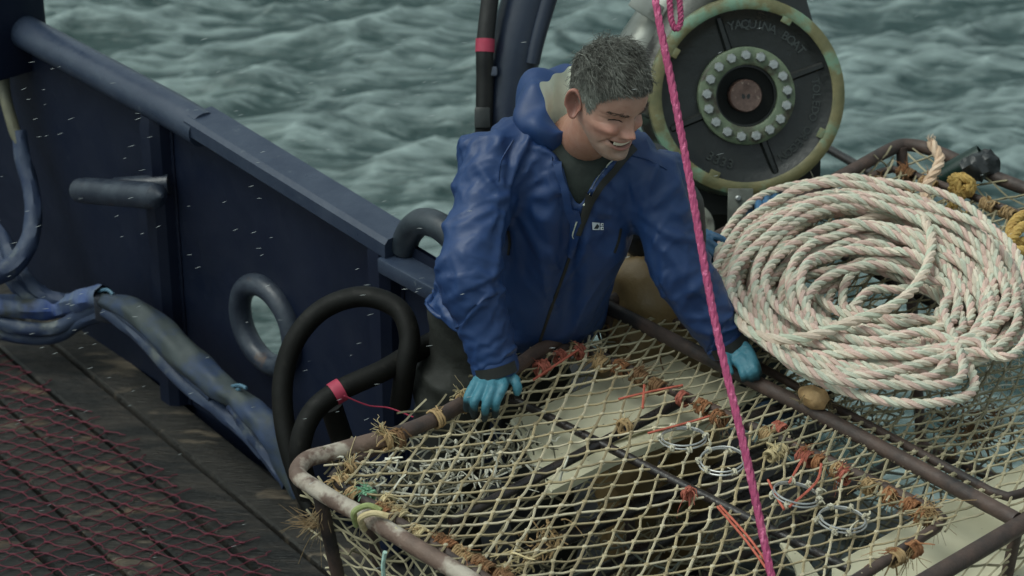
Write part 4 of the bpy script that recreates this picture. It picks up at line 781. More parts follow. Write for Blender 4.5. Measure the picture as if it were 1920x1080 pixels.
def jacket_src(k=1.0, grow=0.0):
    m = MB(); s = smooth_secs([(c, l, d, w * k + grow, h * k + grow) for c, l, d, w, h in torso]); loft(m, s)
    for a, b, c in ((Rsh, Rel, Rwr), (Lsh, Lel, Lwr)):
        p, r = arm(a, b, c, 0.084, 0.070, 0.073, 0.062, 0.052); m.tube(p, r * k + grow, 16)
    p, r = arm(Rsh, Rsh + (Lsh - Rsh) * 0.5, Lsh, .08, .08, .09, .08, .08); m.tube(p, r * 0.9 * k + grow, 14)
    return m
def in_poly(x, y, poly): return inside(poly, x, y)
VNECK = [(1044, 268), (1052, 300), (1066, 350), (1083, 398), (1092, 396), (1104, 350), (1128, 318), (1168, 282), (1190, 240), (1150, 200), (1060, 200), (1040, 240)]
def arm_param(v, a, b): d = b - a; return ((v - a) @ d) / (d @ d)
def seg_d(p, a, b): t = min(1, max(0, (p - a) @ (b - a) / ((b - a) @ (b - a)))); return np.linalg.norm(p - a - (b - a) * t)
def make_jacket():
    me = voxel(jacket_src(1.0), 0.0125, 5); v, f = mesh_np(me); bpy.data.meshes.remove(me)
    px, py = proj(v); cen = np.array([v[list(q)].mean(0) for q in f]); cx, cy = proj(cen); hemc, hemn = torso[0][0], nrm(torso[1][0] - torso[0][0])
    axis_pt = torso[5][0]; keep = []
    neck_c = Q(1082, 250, 5.80); neck_n = nrm(torso[7][0] - torso[6][0])
    for i, q in enumerate(f):
        c = cen[i]
        front = (c - torso[5][0]) @ FW < 0.02
        if front and in_poly(cx[i], cy[i], VNECK): continue
        if cx[i] < 1000 and cy[i] > 566 + (cx[i] - 788) * 0.60 and min(seg_d(c, Rsh, Rel), seg_d(c, Rel, Rwr)) > 0.088: continue
        if 985 <= cx[i] < 1180 and cy[i] > 684 - (cx[i] - 985) * 0.655 and seg_d(c, Lel, Lwr) > 0.09: continue
        if (c - neck_c) @ neck_n > -0.012 and np.linalg.norm(c - neck_c) < 0.12: continue
        if (c - hemc) @ hemn < 0.012 and np.linalg.norm(c - hemc) < 0.3 and np.linalg.norm(c - Rwr) > 0.14: continue
        for w, e in ((Rwr, Rel), (Lwr, Lel)):
            if np.linalg.norm(c - w) < 0.09 and arm_param(c, e, w) > 0.985: break
        else: keep.append(q)
    return compact(v, keep)
def boundary(f):
    en = {}
    for q in f:
        for a, b in zip(q, q[1:] + q[:1]): k = (min(a, b), max(a, b)); en[k] = en.get(k, 0) + 1
    nb = {}
    for (a, b), n in en.items():
        if n == 1: nb.setdefault(a, []).append(b); nb.setdefault(b, []).append(a)
    return nb
def relax_edge(v, nb, it=12):
    for _ in range(it):
        w = v.copy()
        for i, ns in nb.items(): w[i] = 0.4 * v[i] + 0.6 * sum(v[j] for j in ns) / len(ns)
        v = w
    return v
jv, jf = make_jacket(); jnb = boundary(jf); jv = relax_edge(jv, jnb)
CLOTH_FRAMES = 30
def cloth_sim(v, f):
    fit = bpy.data.scenes.new('fit'); FC = fit.collection; fit.gravity = (0, 0, -9.81)
    col_me = voxel(jacket_src(0.86), 0.014, 3); col = bpy.data.objects.new('sim_body', col_me); FC.objects.link(col); col.modifiers.new('c', 'COLLISION'); col.collision.thickness_outer = 0.004; col.collision.cloth_friction = 12
    me = bpy.data.meshes.new('sim'); me.from_pydata(v.tolist(), [], f); o = bpy.data.objects.new('sim', me); FC.objects.link(o)
    g = o.vertex_groups.new(name='pin'); hemc, hemn = torso[0][0], nrm(torso[1][0] - torso[0][0])
    for i in jnb:
        free = ((v[i] - hemc) @ hemn < 0.16 and seg_d(v[i], Rel, Rwr) > 0.09)
        g.add([i], 0.6 if free else 1.0, 'REPLACE')
    md = o.modifiers.new('cloth', 'CLOTH'); s = md.settings; s.quality = 5; s.mass = 0.12; s.tension_stiffness = 14; s.compression_stiffness = 14; s.shear_stiffness = 6; s.bending_stiffness = 0.6
    s.tension_damping = 12; s.compression_damping = 12; s.shear_damping = 12; s.air_damping = 3; s.vertex_group_mass = 'pin'; s.pin_stiffness = 1.0; s.shrink_min = -0.12; s.effector_weights.gravity = 0.9
    md.collision_settings.distance_min = 0.004; md.collision_settings.use_self_collision = False; md.collision_settings.collision_quality = 3
    md.point_cache.frame_start = 1; md.point_cache.frame_end = CLOTH_FRAMES; fit.frame_start = 1; fit.frame_end = CLOTH_FRAMES
    for fr in range(1, CLOTH_FRAMES + 1): fit.frame_set(fr)
    dg = fit.view_layers[0].depsgraph; m2 = bpy.data.meshes.new_from_object(o.evaluated_get(dg)); out, _ = mesh_np(m2)
    bpy.data.objects.remove(o); bpy.data.objects.remove(col); bpy.data.meshes.remove(m2); bpy.data.scenes.remove(fit); return out
def seed_folds(v, f):                             # crumple the cloth a little where it bends, so that it settles into folds there
    me = bpy.data.meshes.new('n'); me.from_pydata(v.tolist(), [], f); me.update(); n = np.empty(len(v) * 3); me.vertices.foreach_get('normal', n); n = n.reshape(-1, 3); bpy.data.meshes.remove(me)
    d = np.zeros(len(v)); rd = lambda p: 1 - 2 * np.abs(np.sin(p)) ** 0.8
    nz = np.array([mnoise.noise(Vector(x * 7.0)) for x in v]); nz2 = np.array([mnoise.noise(Vector(x * 13.0 + 5.0)) for x in v])
    for sh, el, wr in ((Rsh, Rel, Rwr), (Lsh, Lel, Lwr)):
        for a, b, off in ((sh, el, 0.0), (el, wr, 1.0)):
            ax = b - a; L_ = np.linalg.norm(ax); ax = ax / L_; t = (v - a) @ ax / L_; r = v - a - np.outer(t * L_, ax); rr = np.linalg.norm(r, axis=1); X = nrm(np.cross(ax, FW)); Y = np.cross(ax, X); an = np.arctan2(r @ Y, r @ X)
            near = (rr < 0.11) & (t > 0.0) & (t < 1.02); el_d = np.abs(t + off - 1.0)
            amp = 0.0010 + 0.005 * np.exp(-(el_d / 0.28) ** 2) + (0.007 * np.exp(-((t - 0.85) / 0.15) ** 2) if off else 0)
            d += np.where(near, amp * rd(t * L_ * 46 + 1.1 * np.sin(an + off) + 2.6 * nz) * (0.5 + 0.8 * np.clip(nz2 + 0.3, 0, 1)), 0)
    for c, sg in ((Q(955, 370, 5.8), 1), (Q(1185, 400, 5.76), -1)):
        w = v - c; x = w @ RT * sg; y = -(w @ UP); an = np.arctan2(y, x); di = np.linalg.norm(w, axis=1)
        d += 0.007 * rd(an * 6.5 + 1.5 * nz) * np.exp(-((di - 0.12) / 0.13) ** 2) * np.clip(-(w @ FW) / 0.05 + 1.2, 0, 1)
    d += 0.003 * rd((v @ RT) * 22 + 3.0 * nz + (v @ ZV) * 6) * np.clip(nz2 * 2 + 0.5, 0, 1)
    return v + n * d[:, None]
jv2 = cloth_sim(seed_folds(jv, jf), jf)
man = thing('person', (-0.08, 5.33, 0.0), 'smiling grey-haired person in a blue rain jacket and teal gloves leaning on the pot', 'person')
M_jack = mat('blue_rain_cloth', srgb(28, 58, 104), srgb(23, 49, 92), scale=5, rough=0.52, bump=0.10, bscale=240, rvar=0.08)
M_lining = mat('pale_lining', srgb(224, 229, 210), srgb(206, 212, 194), scale=14, rough=0.7, bump=0.15, bscale=120)
M_flap = mat('black_flap', (0.010, 0.011, 0.010), (0.016, 0.017, 0.015), scale=20, rough=0.6)
me = bpy.data.meshes.new('jacket'); me.from_pydata(jv2.tolist(), [], jf); me.materials.append(M_jack); me.materials.append(M_lining)
jo = bpy.data.objects.new('jacket', me); COL.objects.link(jo)
sb = jo.modifiers.new('sub', 'SUBSURF'); sb.levels = 1; sb.render_levels = 1
dg = bpy.context.evaluated_depsgraph_get(); jm0 = bpy.data.meshes.new_from_object(jo.evaluated_get(dg)); jo.modifiers.clear(); jo.data = jm0; bpy.data.meshes.remove(me)
def creases(m):                                   # sharp nylon creases: ridged noise stretched along the pull of the cloth
    v = np.empty(len(m.vertices) * 3); m.vertices.foreach_get('co', v); v = v.reshape(-1, 3); n = np.empty(len(v) * 3); m.vertices.foreach_get('normal', n); n = n.reshape(-1, 3); d = np.zeros(len(v))
    bd = np.full(len(v), 9.0); bx = np.zeros((len(v), 3))
    for a, b in ((Rsh, Rel), (Rel, Rwr), (Lsh, Lel), (Lel, Lwr)):
        ax = b - a; t = np.clip((v - a) @ ax / (ax @ ax), 0, 1); r = np.linalg.norm(v - a - np.outer(t, ax), axis=1); k = r < bd; bd[k] = r[k]; bx[k] = nrm(ax)
    X = np.cross(bx, FW); X /= (np.linalg.norm(X, axis=1, keepdims=True) + 1e-9); ux, uy, uz = v @ RT, v @ UP, v @ FW; vx = (v * X).sum(1); va = (v * bx).sum(1); sg = np.where(ux < 0.11, 1.0, -1.0)
    Qa = np.where((bd < 0.10)[:, None], np.stack([va * 13 + vx * 7, vx * 6, uz * 6], 1), np.stack([ux * 12 + sg * uy * 7, uy * 3.5, uz * 5], 1))
    for i, p in enumerate(v):
        q = Vector(Qa[i])
        r1 = 1 - abs(mnoise.noise(q)) * 2.2; r2 = 1 - abs(mnoise.noise(q * 2.1 + Vector((3, 7, 1)))) * 2.2; mk = min(1, max(0, 0.55 + 1.4 * mnoise.noise(Vector(p * 6.0) + Vector((9, 2, 4)))))
        d[i] = mk * (0.0062 * max(r1, 0) ** 5.0 + 0.0026 * max(r2, 0) ** 4) - 0.0016
    m.vertices.foreach_set('co', (v + n * d[:, None]).ravel()); m.update()
creases(jm0)
sl = jo.modifiers.new('sol', 'SOLIDIFY'); sl.thickness = 0.0022; sl.offset = -1
dg = bpy.context.evaluated_depsgraph_get(); jm = bpy.data.meshes.new_from_object(jo.evaluated_get(dg)); jo.modifiers.clear(); jo.data = jm; bpy.data.meshes.remove(jm0); jm.name = 'jacket'
jm.polygons.foreach_set('use_smooth', np.ones(len(jm.polygons), dtype=bool)); jo.parent = man; jo.matrix_parent_inverse = Matrix.Translation(-man.location)
from mathutils.bvhtree import BVHTree
BV = BVHTree.FromPolygons([x.co[:] for x in jm.vertices], [tuple(p.vertices) for p in jm.polygons])
def drape(x, y, eps=0.004, dflt=5.72):
    d = Vector(ray(x, y)).normalized(); h = BV.ray_cast(Vector(CAM0), d)
    p = np.array(h[0]) if h[0] is not None else Q(x, y, dflt)
    n = np.array(h[1]) if h[0] is not None else -np.array(d)
    if n @ np.array(d) > 0: n = -n
    return p + n * eps, n
def ribbon(pts, width, eps, m, name, parent, bulge=0.003, sub=6):
    pp = spline([(*p, 0) for p in pts], sub)[:, :2]; k = len(pp); W = np.interp(np.linspace(0, 1, k), np.linspace(0, 1, len(width)), width) if np.ndim(width) else np.full(k, width); rows = []
    for i in range(k):
        t = nrm(np.append(pp[min(i + 1, k - 1)] - pp[max(i - 1, 0)], 0))[:2]; nn = np.array([-t[1], t[0]]); r = []
        for u, e in ((-0.5, -0.006), (-0.5, eps), (0, eps + bulge), (0.5, eps), (0.5, -0.006)): q, n = drape(*(pp[i] + nn * u * W[i]), e); r.append(q)
        rows.append(r)
    R_ = np.array(rows); sm = R_.copy(); sm[1:-1] = 0.5 * R_[1:-1] + 0.25 * (R_[2:] + R_[:-2]); q = MB(); q.grid(sm); return q.build(name, m, parent, auto=60)
JX = jo
ribbon([(1042, 262), (1048, 300), (1060, 345), (1073, 390), (1080, 430), (1070, 480)], [16, 22, 24, 24, 22, 14], 0.007, M_jack, 'lapel', JX)
ribbon([(1186, 274), (1150, 312), (1118, 352), (1098, 396), (1086, 440)], [22, 24, 20, 16, 8], 0.006, M_flap, 'storm_flap', JX)
ribbon([(1150, 294), (1126, 314), (1106, 346), (1094, 384)], [10, 16, 14, 5], 0.004, M_lining, 'lapel_lining', JX)
ribbon([(1078, 452), (1058, 510), (1036, 570), (1012, 640)], 5, 0.002, M_flap, 'zip', JX, bulge=0.001)
ribbon([(1085, 412), (1082, 425), (1078, 442)], 2, 0.010, M_lining, 'zip_pull', JX, bulge=0.002)
ribbon([(1182, 292), (1215, 300), (1250, 318)], 2, 0.0015, M_jack, 'seam', JX, bulge=0.0015)
ribbon([(962, 262), (940, 300), (935, 340)], 2, 0.0015, M_jack, 'seam', JX, bulge=0.0015)
ribbon([(953, 432), (956, 455), (953, 478)], 4, 0.002, M_flap, 'pocket_zip', JX, bulge=0.001)
ribbon([(1164, 428), (1160, 450), (1152, 474)], 4, 0.002, M_flap, 'pocket_zip', JX, bulge=0.001)
# printed badge on the chest: a pale square with a dark peak, and the start of two lines of lettering
M_badge = mat('badge_white', srgb(196, 202, 206), rough=0.6, rvar=0)
def patch(poly, eps, m, name, parent):
    q = MB(); q.add([drape(*p, eps)[0] for p in poly], [tuple(range(len(poly)))]); return q.build(name, m, parent, smooth=False)
bdg = patch([(1109, 416), (1123, 416.5), (1123, 430), (1109, 430)], 0.0045, M_badge, 'chest_badge', JX)
M_bd = mat('badge_dark', srgb(34, 42, 48), rough=0.6, rvar=0)
patch([(1111, 428), (1117.5, 418), (1122, 422.5), (1119, 428)], 0.0055, M_bd, 'badge_peak', bdg)
for xs in ([(1125, 417), (1131, 417), (1131, 422.5), (1125, 422.5)], [(1125, 424), (1131, 424), (1131, 430), (1125, 430)]):
    lt = patch(xs, 0.0045, M_badge, 'badge_letter', JX); cx_, cy_ = np.mean(xs, 0); patch([(cx_ - 0.6, cy_ - 1.2), (cx_ + 2.2, cy_ - 1.2), (cx_ + 2.2, cy_ + 1.3), (cx_ - 0.6, cy_ + 1.3)], 0.0055, M_bd, 'letter_gap', JX)
# cuffs
for w, e, r in ((Rwr, Rel, 0.054), (Lwr, Lel, 0.052)):
    d = nrm(w - e); q = MB(); k = np.linspace(-0.026, 0.016, 5)[:, None]; q.tube(w + d * k, np.array([r * 0.98, r * 1.03, r * 1.03, r * 1.03, r * 0.96]), 24); cf = q.build('cuff', M_jack, man)
    q = MB(); a_ = np.linspace(-1.6, 1.0, 14); X = nrm(np.cross(d, FW)); Y = np.cross(d, X); base_a = math.atan2(-(FW @ Y), -(FW @ X))
    V = np.array([[w + d * z + (r * 1.03 + 0.004) * (X * math.cos(base_a + t * 0.7 + 0.2) + Y * math.sin(base_a + t * 0.7 + 0.2)) for z in (-0.016, 0.010)] for t in a_]); q.grid(V); q.build('cuff_strap', M_flap, cf)
# hood thrown back round the neck, pale inside
nc = Q(1084, 262, 5.825); nu = nrm(Q(1110, 170, 5.76) - nc); nl = nrm(lat - nu * (lat @ nu)); nf = nrm(np.cross(nl, nu))
def make_hood():
    ph = np.radians(np.linspace(28, 322, 64)); prof = [(0.050, -0.055), (0.078, 0.10), (0.092, 0.42), (0.084, 0.78), (0.058, 1.0), (0.034, 0.97), (0.020, 0.75), (0.012, 0.35), (0.0, -0.05)]
    rs = np.random.RandomState(3); V = []
    for t in ph:
        dg_ = math.degrees(t); h = np.interp(dg_, [28, 50, 75, 110, 150, 190, 230, 270, 322], [0.045, 0.066, 0.100, 0.122, 0.132, 0.125, 0.09, 0.055, 0.035]); g = np.interp(dg_, [28, 60, 110, 160, 220, 322], [0.35, 0.85, 1.0, 1.0, 0.75, 0.35])
        row = []; dirv = nf * math.cos(t) - nl * math.sin(t)
        for j, (r, z) in enumerate(prof):
            R_ = 0.066 + r * g; wv = 0.007 * math.sin(5 * t + 1.3 * j) + 0.005 * math.sin(11 * t - 0.9 * j + 1)
            zz = z * h if z > 0 else z
            row.append(nc + dirv * (R_ * (1.12 if abs(math.sin(t)) > 0.5 else 1.0) + wv) + nu * (zz + wv * 0.8))
        V.append(row)
    V = np.array(V); q = MB(); q.grid(V[:, :6], mi=0); o = q.build('hood', M_jack, man, auto=0)
    q = MB(); q.grid(V[:, 5:]); q.build('hood_lining', M_lining, o, auto=0)
    for ob in (o, o.children[0]):
        s_ = ob.modifiers.new('sub', 'SUBSURF'); s_.levels = 1; s_.render_levels = 2
make_hood()
# shirt inside the opening
q = MB(); loft(q, smooth_secs([(c, l, d, w * 0.84, h * 0.84) for c, l, d, w, h in torso[3:]])); q.build('shirt', mat('dark_shirt', srgb(42, 50, 46), srgb(34, 40, 37), scale=20, rough=0.85, bump=0.2, bscale=200), man)
# trousers
M_trou = mat('olive_rain_trousers', srgb(32, 34, 29), srgb(24, 26, 22), scale=6, rough=0.75, bump=0.35, bscale=16, bdist=0.02)
hip = Q(925, 690, 6.32); Rh, Lh = hip - lat_h * 0.10 - FW * 0.02, hip + lat_h * 0.10
legs = [(Rh, V3(Rh[0] - 0.035, Rh[1] + 0.0, 0.5), V3(Rh[0] - 0.03, Rh[1] + 0.06, 0.08)), (Lh, V3(Lh[0] + 0.03, Lh[1] - 0.03, 0.5), V3(Lh[0] + 0.05, Lh[1] + 0.05, 0.08))]
q = MB(); loft(q, smooth_secs([(hip + ZV * 0.24, lat_h, None, 0.165, 0.10), (hip + ZV * 0.12, lat_h, None, 0.168, 0.112), (hip + ZV * 0.04, lat_h, None, 0.168, 0.12), (hip - ZV * 0.08, lat_h, None, 0.17, 0.125)]))
for a_, b_, c_ in legs: q.tube(spline([a_ + ZV * 0.03, (a_ + b_) / 2, b_, (b_ + c_) / 2, c_], 4), np.interp(np.linspace(0, 1, 17), [0, .25, .5, .75, 1], [0.105, 0.098, 0.090, 0.086, 0.088]), 18)
tm = voxel(q, 0.015, 3); tv, tf = mesh_np(tm); bpy.data.meshes.remove(tm)
zz = tv[:, 2]; ang = np.arctan2(tv[:, 1] - hip[1], tv[:, 0] - hip[0]); dv_ = tv - np.stack([np.full(len(tv), hip[0]), np.full(len(tv), hip[1]), zz], 1); dv_ /= (np.linalg.norm(dv_, axis=1, keepdims=True) + 1e-6)
tv = tv + dv_ * (0.006 * np.sin(zz * 38 + 4 * ang) * np.sin(zz * 9 + ang * 3) + 0.004 * np.sin(zz * 70 + 7 * ang))[:, None]
mesh_obj('trousers', tv, tf, M_trou, man, auto=0)
M_boot = mat('black_boot', (0.012, 0.012, 0.012), rough=0.4)
for a_, b_, c_ in legs:
    q = MB(); q.tube(spline([c_ + ZV * 0.12, c_, V3(c_[0], c_[1], 0.045), V3(c_[0] + 0.02, c_[1] - 0.08, 0.045), V3(c_[0] + 0.04, c_[1] - 0.17, 0.04)], 4), np.interp(np.linspace(0, 1, 17), [0, .3, .5, .8, 1], [0.06, 0.055, 0.045, 0.045, 0.025]), 14); q.build('boot', M_boot, man)
# ---- head: rows of outlines from chin to crown, then the features
def make_head(cen, yaw, pitch, roll, k=1.0, smile=True):
    f0 = V3(math.sin(yaw) * math.cos(pitch), -math.cos(yaw) * math.cos(pitch), -math.sin(pitch)); l0 = nrm(np.cross(ZV, f0)); u0 = np.cross(f0, l0)
    l1 = l0 * math.cos(roll) + u0 * math.sin(roll); u1_ = np.cross(f0, l1)
    zk = [-.121, -.112, -.10, -.085, -.07, -.05, -.03, -.01, .01, .03, .05, .07, .09, .105, .116, .121]
    wk = [.016, .031, .041, .050, .0570, .0640, .069, .0715, .0735, .0755, .076, .0725, .060, .044, .022, .002]
    fk = [.062, .080, .0875, .0865, .083, .0845, .083, .081, .085, .0905, .0895, .083, .066, .046, .020, -.006]
    bk = [.020, -.004, -.03, -.052, -.068, -.080, -.090, -.098, -.102, -.104, -.103, -.097, -.082, -.062, -.036, -.010]
    nz_, na = 104, 128
    zs = np.concatenate([np.linspace(-.121, -.09, 16, endpoint=False), np.linspace(-.09, .035, 60, endpoint=False), np.linspace(.035, .121, 28)])
    th0 = np.linspace(-math.pi, math.pi, na, endpoint=False); th = th0 - 0.42 * np.sin(th0)          # denser at the face
    W, Fr, Bk = np.interp(zs, zk, wk), np.interp(zs, zk, fk), np.interp(zs, zk, bk)
    def sm(a): 
        for _ in range(5): a = np.concatenate([a[:1], 0.25 * a[:-2] + 0.5 * a[1:-1] + 0.25 * a[2:], a[-1:]])
        return a
    W, Fr, Bk = sm(W), sm(Fr), sm(Bk)
    W = W * 0.96; e = 2.2; c = np.sign(np.cos(th)) * np.abs(np.cos(th)) ** (2 / e); s_ = np.sign(np.sin(th)) * np.abs(np.sin(th)) ** (2 / e)
    X = W[:, None] * s_[None]; cy = ((Fr + Bk) / 2)[:, None]; Y = cy + ((Fr - Bk) / 2)[:, None] * c[None]; Z = np.repeat(zs[:, None], na, 1)
    front = np.clip((Y - 0.0) / 0.04, 0, 1); ax = np.abs(X)
    G = lambda x0, z0, sx, sz: np.exp(-((ax - x0) / sx) ** 2 - ((Z - z0) / sz) ** 2)
    D = np.zeros_like(X)
    pr = np.interp(Z, [-.050, -.044, -.038, -.030, -.020, -.005, .010, .022], [0, .007, .022, .0300, .0245, .0145, .0055, 0.0]); sg = np.interp(Z, [-.045, -.034, -.02, .012], [.0105, .0108, .0080, .0075])
    D += pr * np.exp(-(X / sg) ** 2)
    D += 0.0105 * G(.0125, -.036, .0062, .0075) - 0.004 * G(.0195, -.033, .003, .008)
    D += -0.0125 * G(.031, .001, .0150, .0100) + 0.0065 * G(.031, .003, .0110, .0055) - 0.003 * G(.030, -.0035, .013, .0022) - 0.0015 * G(.031, .009, .013, .0022)
    D += 0.0050 * G(.030, .0185, .020, .0062) + 0.002 * G(0, .024, .012, .010)
    D += 0.0115 * G(.0430, -.026, .0140, .0120) - 0.0028 * G(.034, -.0105, .012, .0025)                 # raised smiling cheeks, lower lids
    fx = np.interp(Z, [-.082, -.064, -.046, -.034], [.0445, .0415, .0310, .0190]); D += -0.0060 * np.exp(-((ax - fx) / .0038) ** 2) * np.exp(-((Z + .058) / .020) ** 4)
    zm = -.0655 + 8.0 * X ** 2                                                                          # smile line
    
    D += (0.0040 * np.exp(-((Z - zm - .0085) / .0035) ** 2) + 0.0052 * np.exp(-((Z - zm + .0100) / .0045) ** 2)) * np.exp(-(ax / .031) ** 4)
    gap = np.exp(-((Z - zm + .0005) / (.0054 * np.clip(1.15 - (ax / .037) ** 2, .2, 1))) ** 4) * np.exp(-(ax / .0325) ** 6); D += -0.0125 * gap
    D += -0.0045 * G(.0345, -.0575, .004, .005) + 0.0055 * G(0, -.102, .017, .011) - 0.003 * G(0, -.086, .022, .005) - 0.0012 * np.exp(-(X / .0025) ** 2) * np.exp(-((Z + .104) / .008) ** 2)
    for zf in (.040, .050, .060): D += -0.0008 * np.exp(-((Z - zf - 2 * X * X) / .0016) ** 2) * np.exp(-(ax / .04) ** 4)
    for kz in (-.010, 0.0, .008): D += -0.0018 * np.exp(-((Z - kz * (1 + (ax - .045) * 30)) / .0014) ** 2) * np.exp(-((ax - .054) / .008) ** 2)   # crow's feet
    Y = Y + D * front
    X = X + np.sign(X) * 0.0035 * G(.06, -.026, .02, .016) * front
    # colours: skin, lips, stubble, mouth, scalp
    sk = np.array(srgb(180, 142, 126)); C = np.tile(sk, (X.size, 1)).reshape(*X.shape, 3)
    def tint_(m, col): nonlocal C; C = C * (1 - m[..., None]) + np.array(col) * m[..., None]
    tint_(0.45 * (G(.040, -.028, .020, .016) + G(0, -.032, .014, .012)) * front, srgb(198, 122, 106))
    stub = np.clip(1.25 * np.exp(-((Z + .088) / .030) ** 4) * np.clip((Y + .01) / .03, 0, 1) * (1 - np.exp(-((ax - .035) / .016) ** 2) * np.clip((Z + .075) / .01, 0, 1)), 0, 1) * np.clip((-.040 - Z) / .008, 0, 1)
    tint_(0.55 * stub, srgb(138, 126, 114))
    lips = np.clip((np.exp(-((Z - zm - .0075) / .0032) ** 4) * 0.8 + np.exp(-((Z - zm + .0098) / .0042) ** 4)) * np.exp(-(ax / .030) ** 8), 0, 1) * front; tint_(0.65 * lips, srgb(164, 98, 92))
    tint_(np.clip(gap * 1.2, 0, 1) * front, srgb(40, 16, 16))
    tint_(0.35 * np.exp(-((ax - fx) / .003) ** 2) * np.exp(-((Z + .056) / .018) ** 4) * front, srgb(150, 100, 86))  # crease shade painted into the skin along the smile folds
    hl = np.interp(Y, [-.12, -.06, -.045, -.03, -.015, .002, .016, .030, .05, .07, .085, .10], [-.060, -.055, -.045, .000, .012, .018, -.012, .026, .056, .0690, .076, .080])
    hz = np.array([[mnoise.noise(Vector((X[i, j] * 90, Y[i, j] * 90, 3.0))) for j in range(na)] for i in range(nz_)]); hair = (Z > hl + 0.006 * hz); tint_(np.where(hair, 0.95, 0.0), srgb(66, 64, 58))  # scalp tinted dark, painting in the shade between hair strands
    pw = lambda x, y, z: cen + k * (x[..., None] * l1 + y[..., None] * f0 + z[..., None] * u1_)
    return pw(X, Y, Z), C, hair, (X, Y, Z), (l1, f0, u1_), pw
HC = Q(1141, 186, 5.61); HK = 1.015
HV, HCc, HHair, HXYZ, HAX, HPW = make_head(HC, math.radians(35), math.radians(15), math.radians(-3), HK)
hl_, hf_, hu_ = HAX
def hp(x, y, z): return HC + HK * (x * hl_ + y * hf_ + z * hu_)
M_skin = mat('skin', (1, 1, 1), (0.90, 0.82, 0.79), scale=45, rough=0.48, bump=0.25, bscale=380, vcol=True, sub=0.10, rvar=0.06, bdist=0.002)
SKIN = srgb(180, 142, 126); EAR = srgb(182, 130, 116)
q = MB(); q.grid(HV, False, True, col=HCc); n_ = HV.shape[1]; q.f.append(tuple(reversed(range(n_)))); q.m.append(0); q.f.append(tuple((HV.shape[0] - 1) * n_ + i for i in range(n_))); q.m.append(0)
q.tube(spline([nc - nu * 0.06, nc + nu * 0.0, (nc + hp(0, -.02, -.09)) / 2 + hf_ * 0.005, hp(0, -.014, -.085), hp(0, -.02, -.04)], 5), np.interp(np.linspace(0, 1, 21), [0, .3, .6, 1], [0.078, 0.064, 0.060, 0.058]), 22, col=np.array(srgb(172, 130, 112)))
for sgn in (1, -1):                                                      # ears
    ec = hp(sgn * .0745, -.012, -.006); eo = nrm(sgn * hl_ * 0.62 - hf_ * 0.78); eu = nrm(hu_ * 0.97 - hf_ * 0.22); en = np.cross(eo, eu) * sgn
    out = []
    for t in np.linspace(0, 2 * math.pi, 28, endpoint=False):
        rx = 0.019 * (1.0 if math.sin(t) > -0.3 else 0.74); rz = 0.034; out.append((math.cos(t) * rx + 0.010, math.sin(t) * rz))
    rows = []
    for sc_, dp_ in ((1.0, -0.004), (1.06, 0.002), (1.0, 0.006), (0.84, 0.004), (0.70, -0.003), (0.45, -0.007), (0.05, -0.008)):
        rows.append([ec + eo * (0.010 + (a - 0.010) * sc_) * HK + eu * b * sc_ * HK + (nrm(sgn * hl_ + hf_ * 0.45)) * (dp_) for a, b in out])
    cc = np.array([np.array(EAR) * (1.0 - 0.09 * i) for i in range(7)]); q.grid(np.array(rows), False, True, col=np.repeat(cc[:, None], 28, 1))  # ear colour darkens inward, shade of the hollow painted in
loft(q, smooth_secs([(c, l, d, w * 0.72, h * 0.72) for c, l, d, w, h in torso[2:]]), col=np.array(SKIN))
for a_, b_, c_ in ((Rsh, Rel, Rwr), (Lsh, Lel, Lwr)): q.tube(spline([a_, b_, c_], 6), np.linspace(0.05, 0.03, 13), 12, col=np.array(SKIN))
for a_, b_, c_ in legs: q.tube(spline([a_, b_, c_], 6), np.linspace(0.08, 0.045, 13), 12, col=np.array(SKIN))
q.build('body', M_skin, man, auto=0)
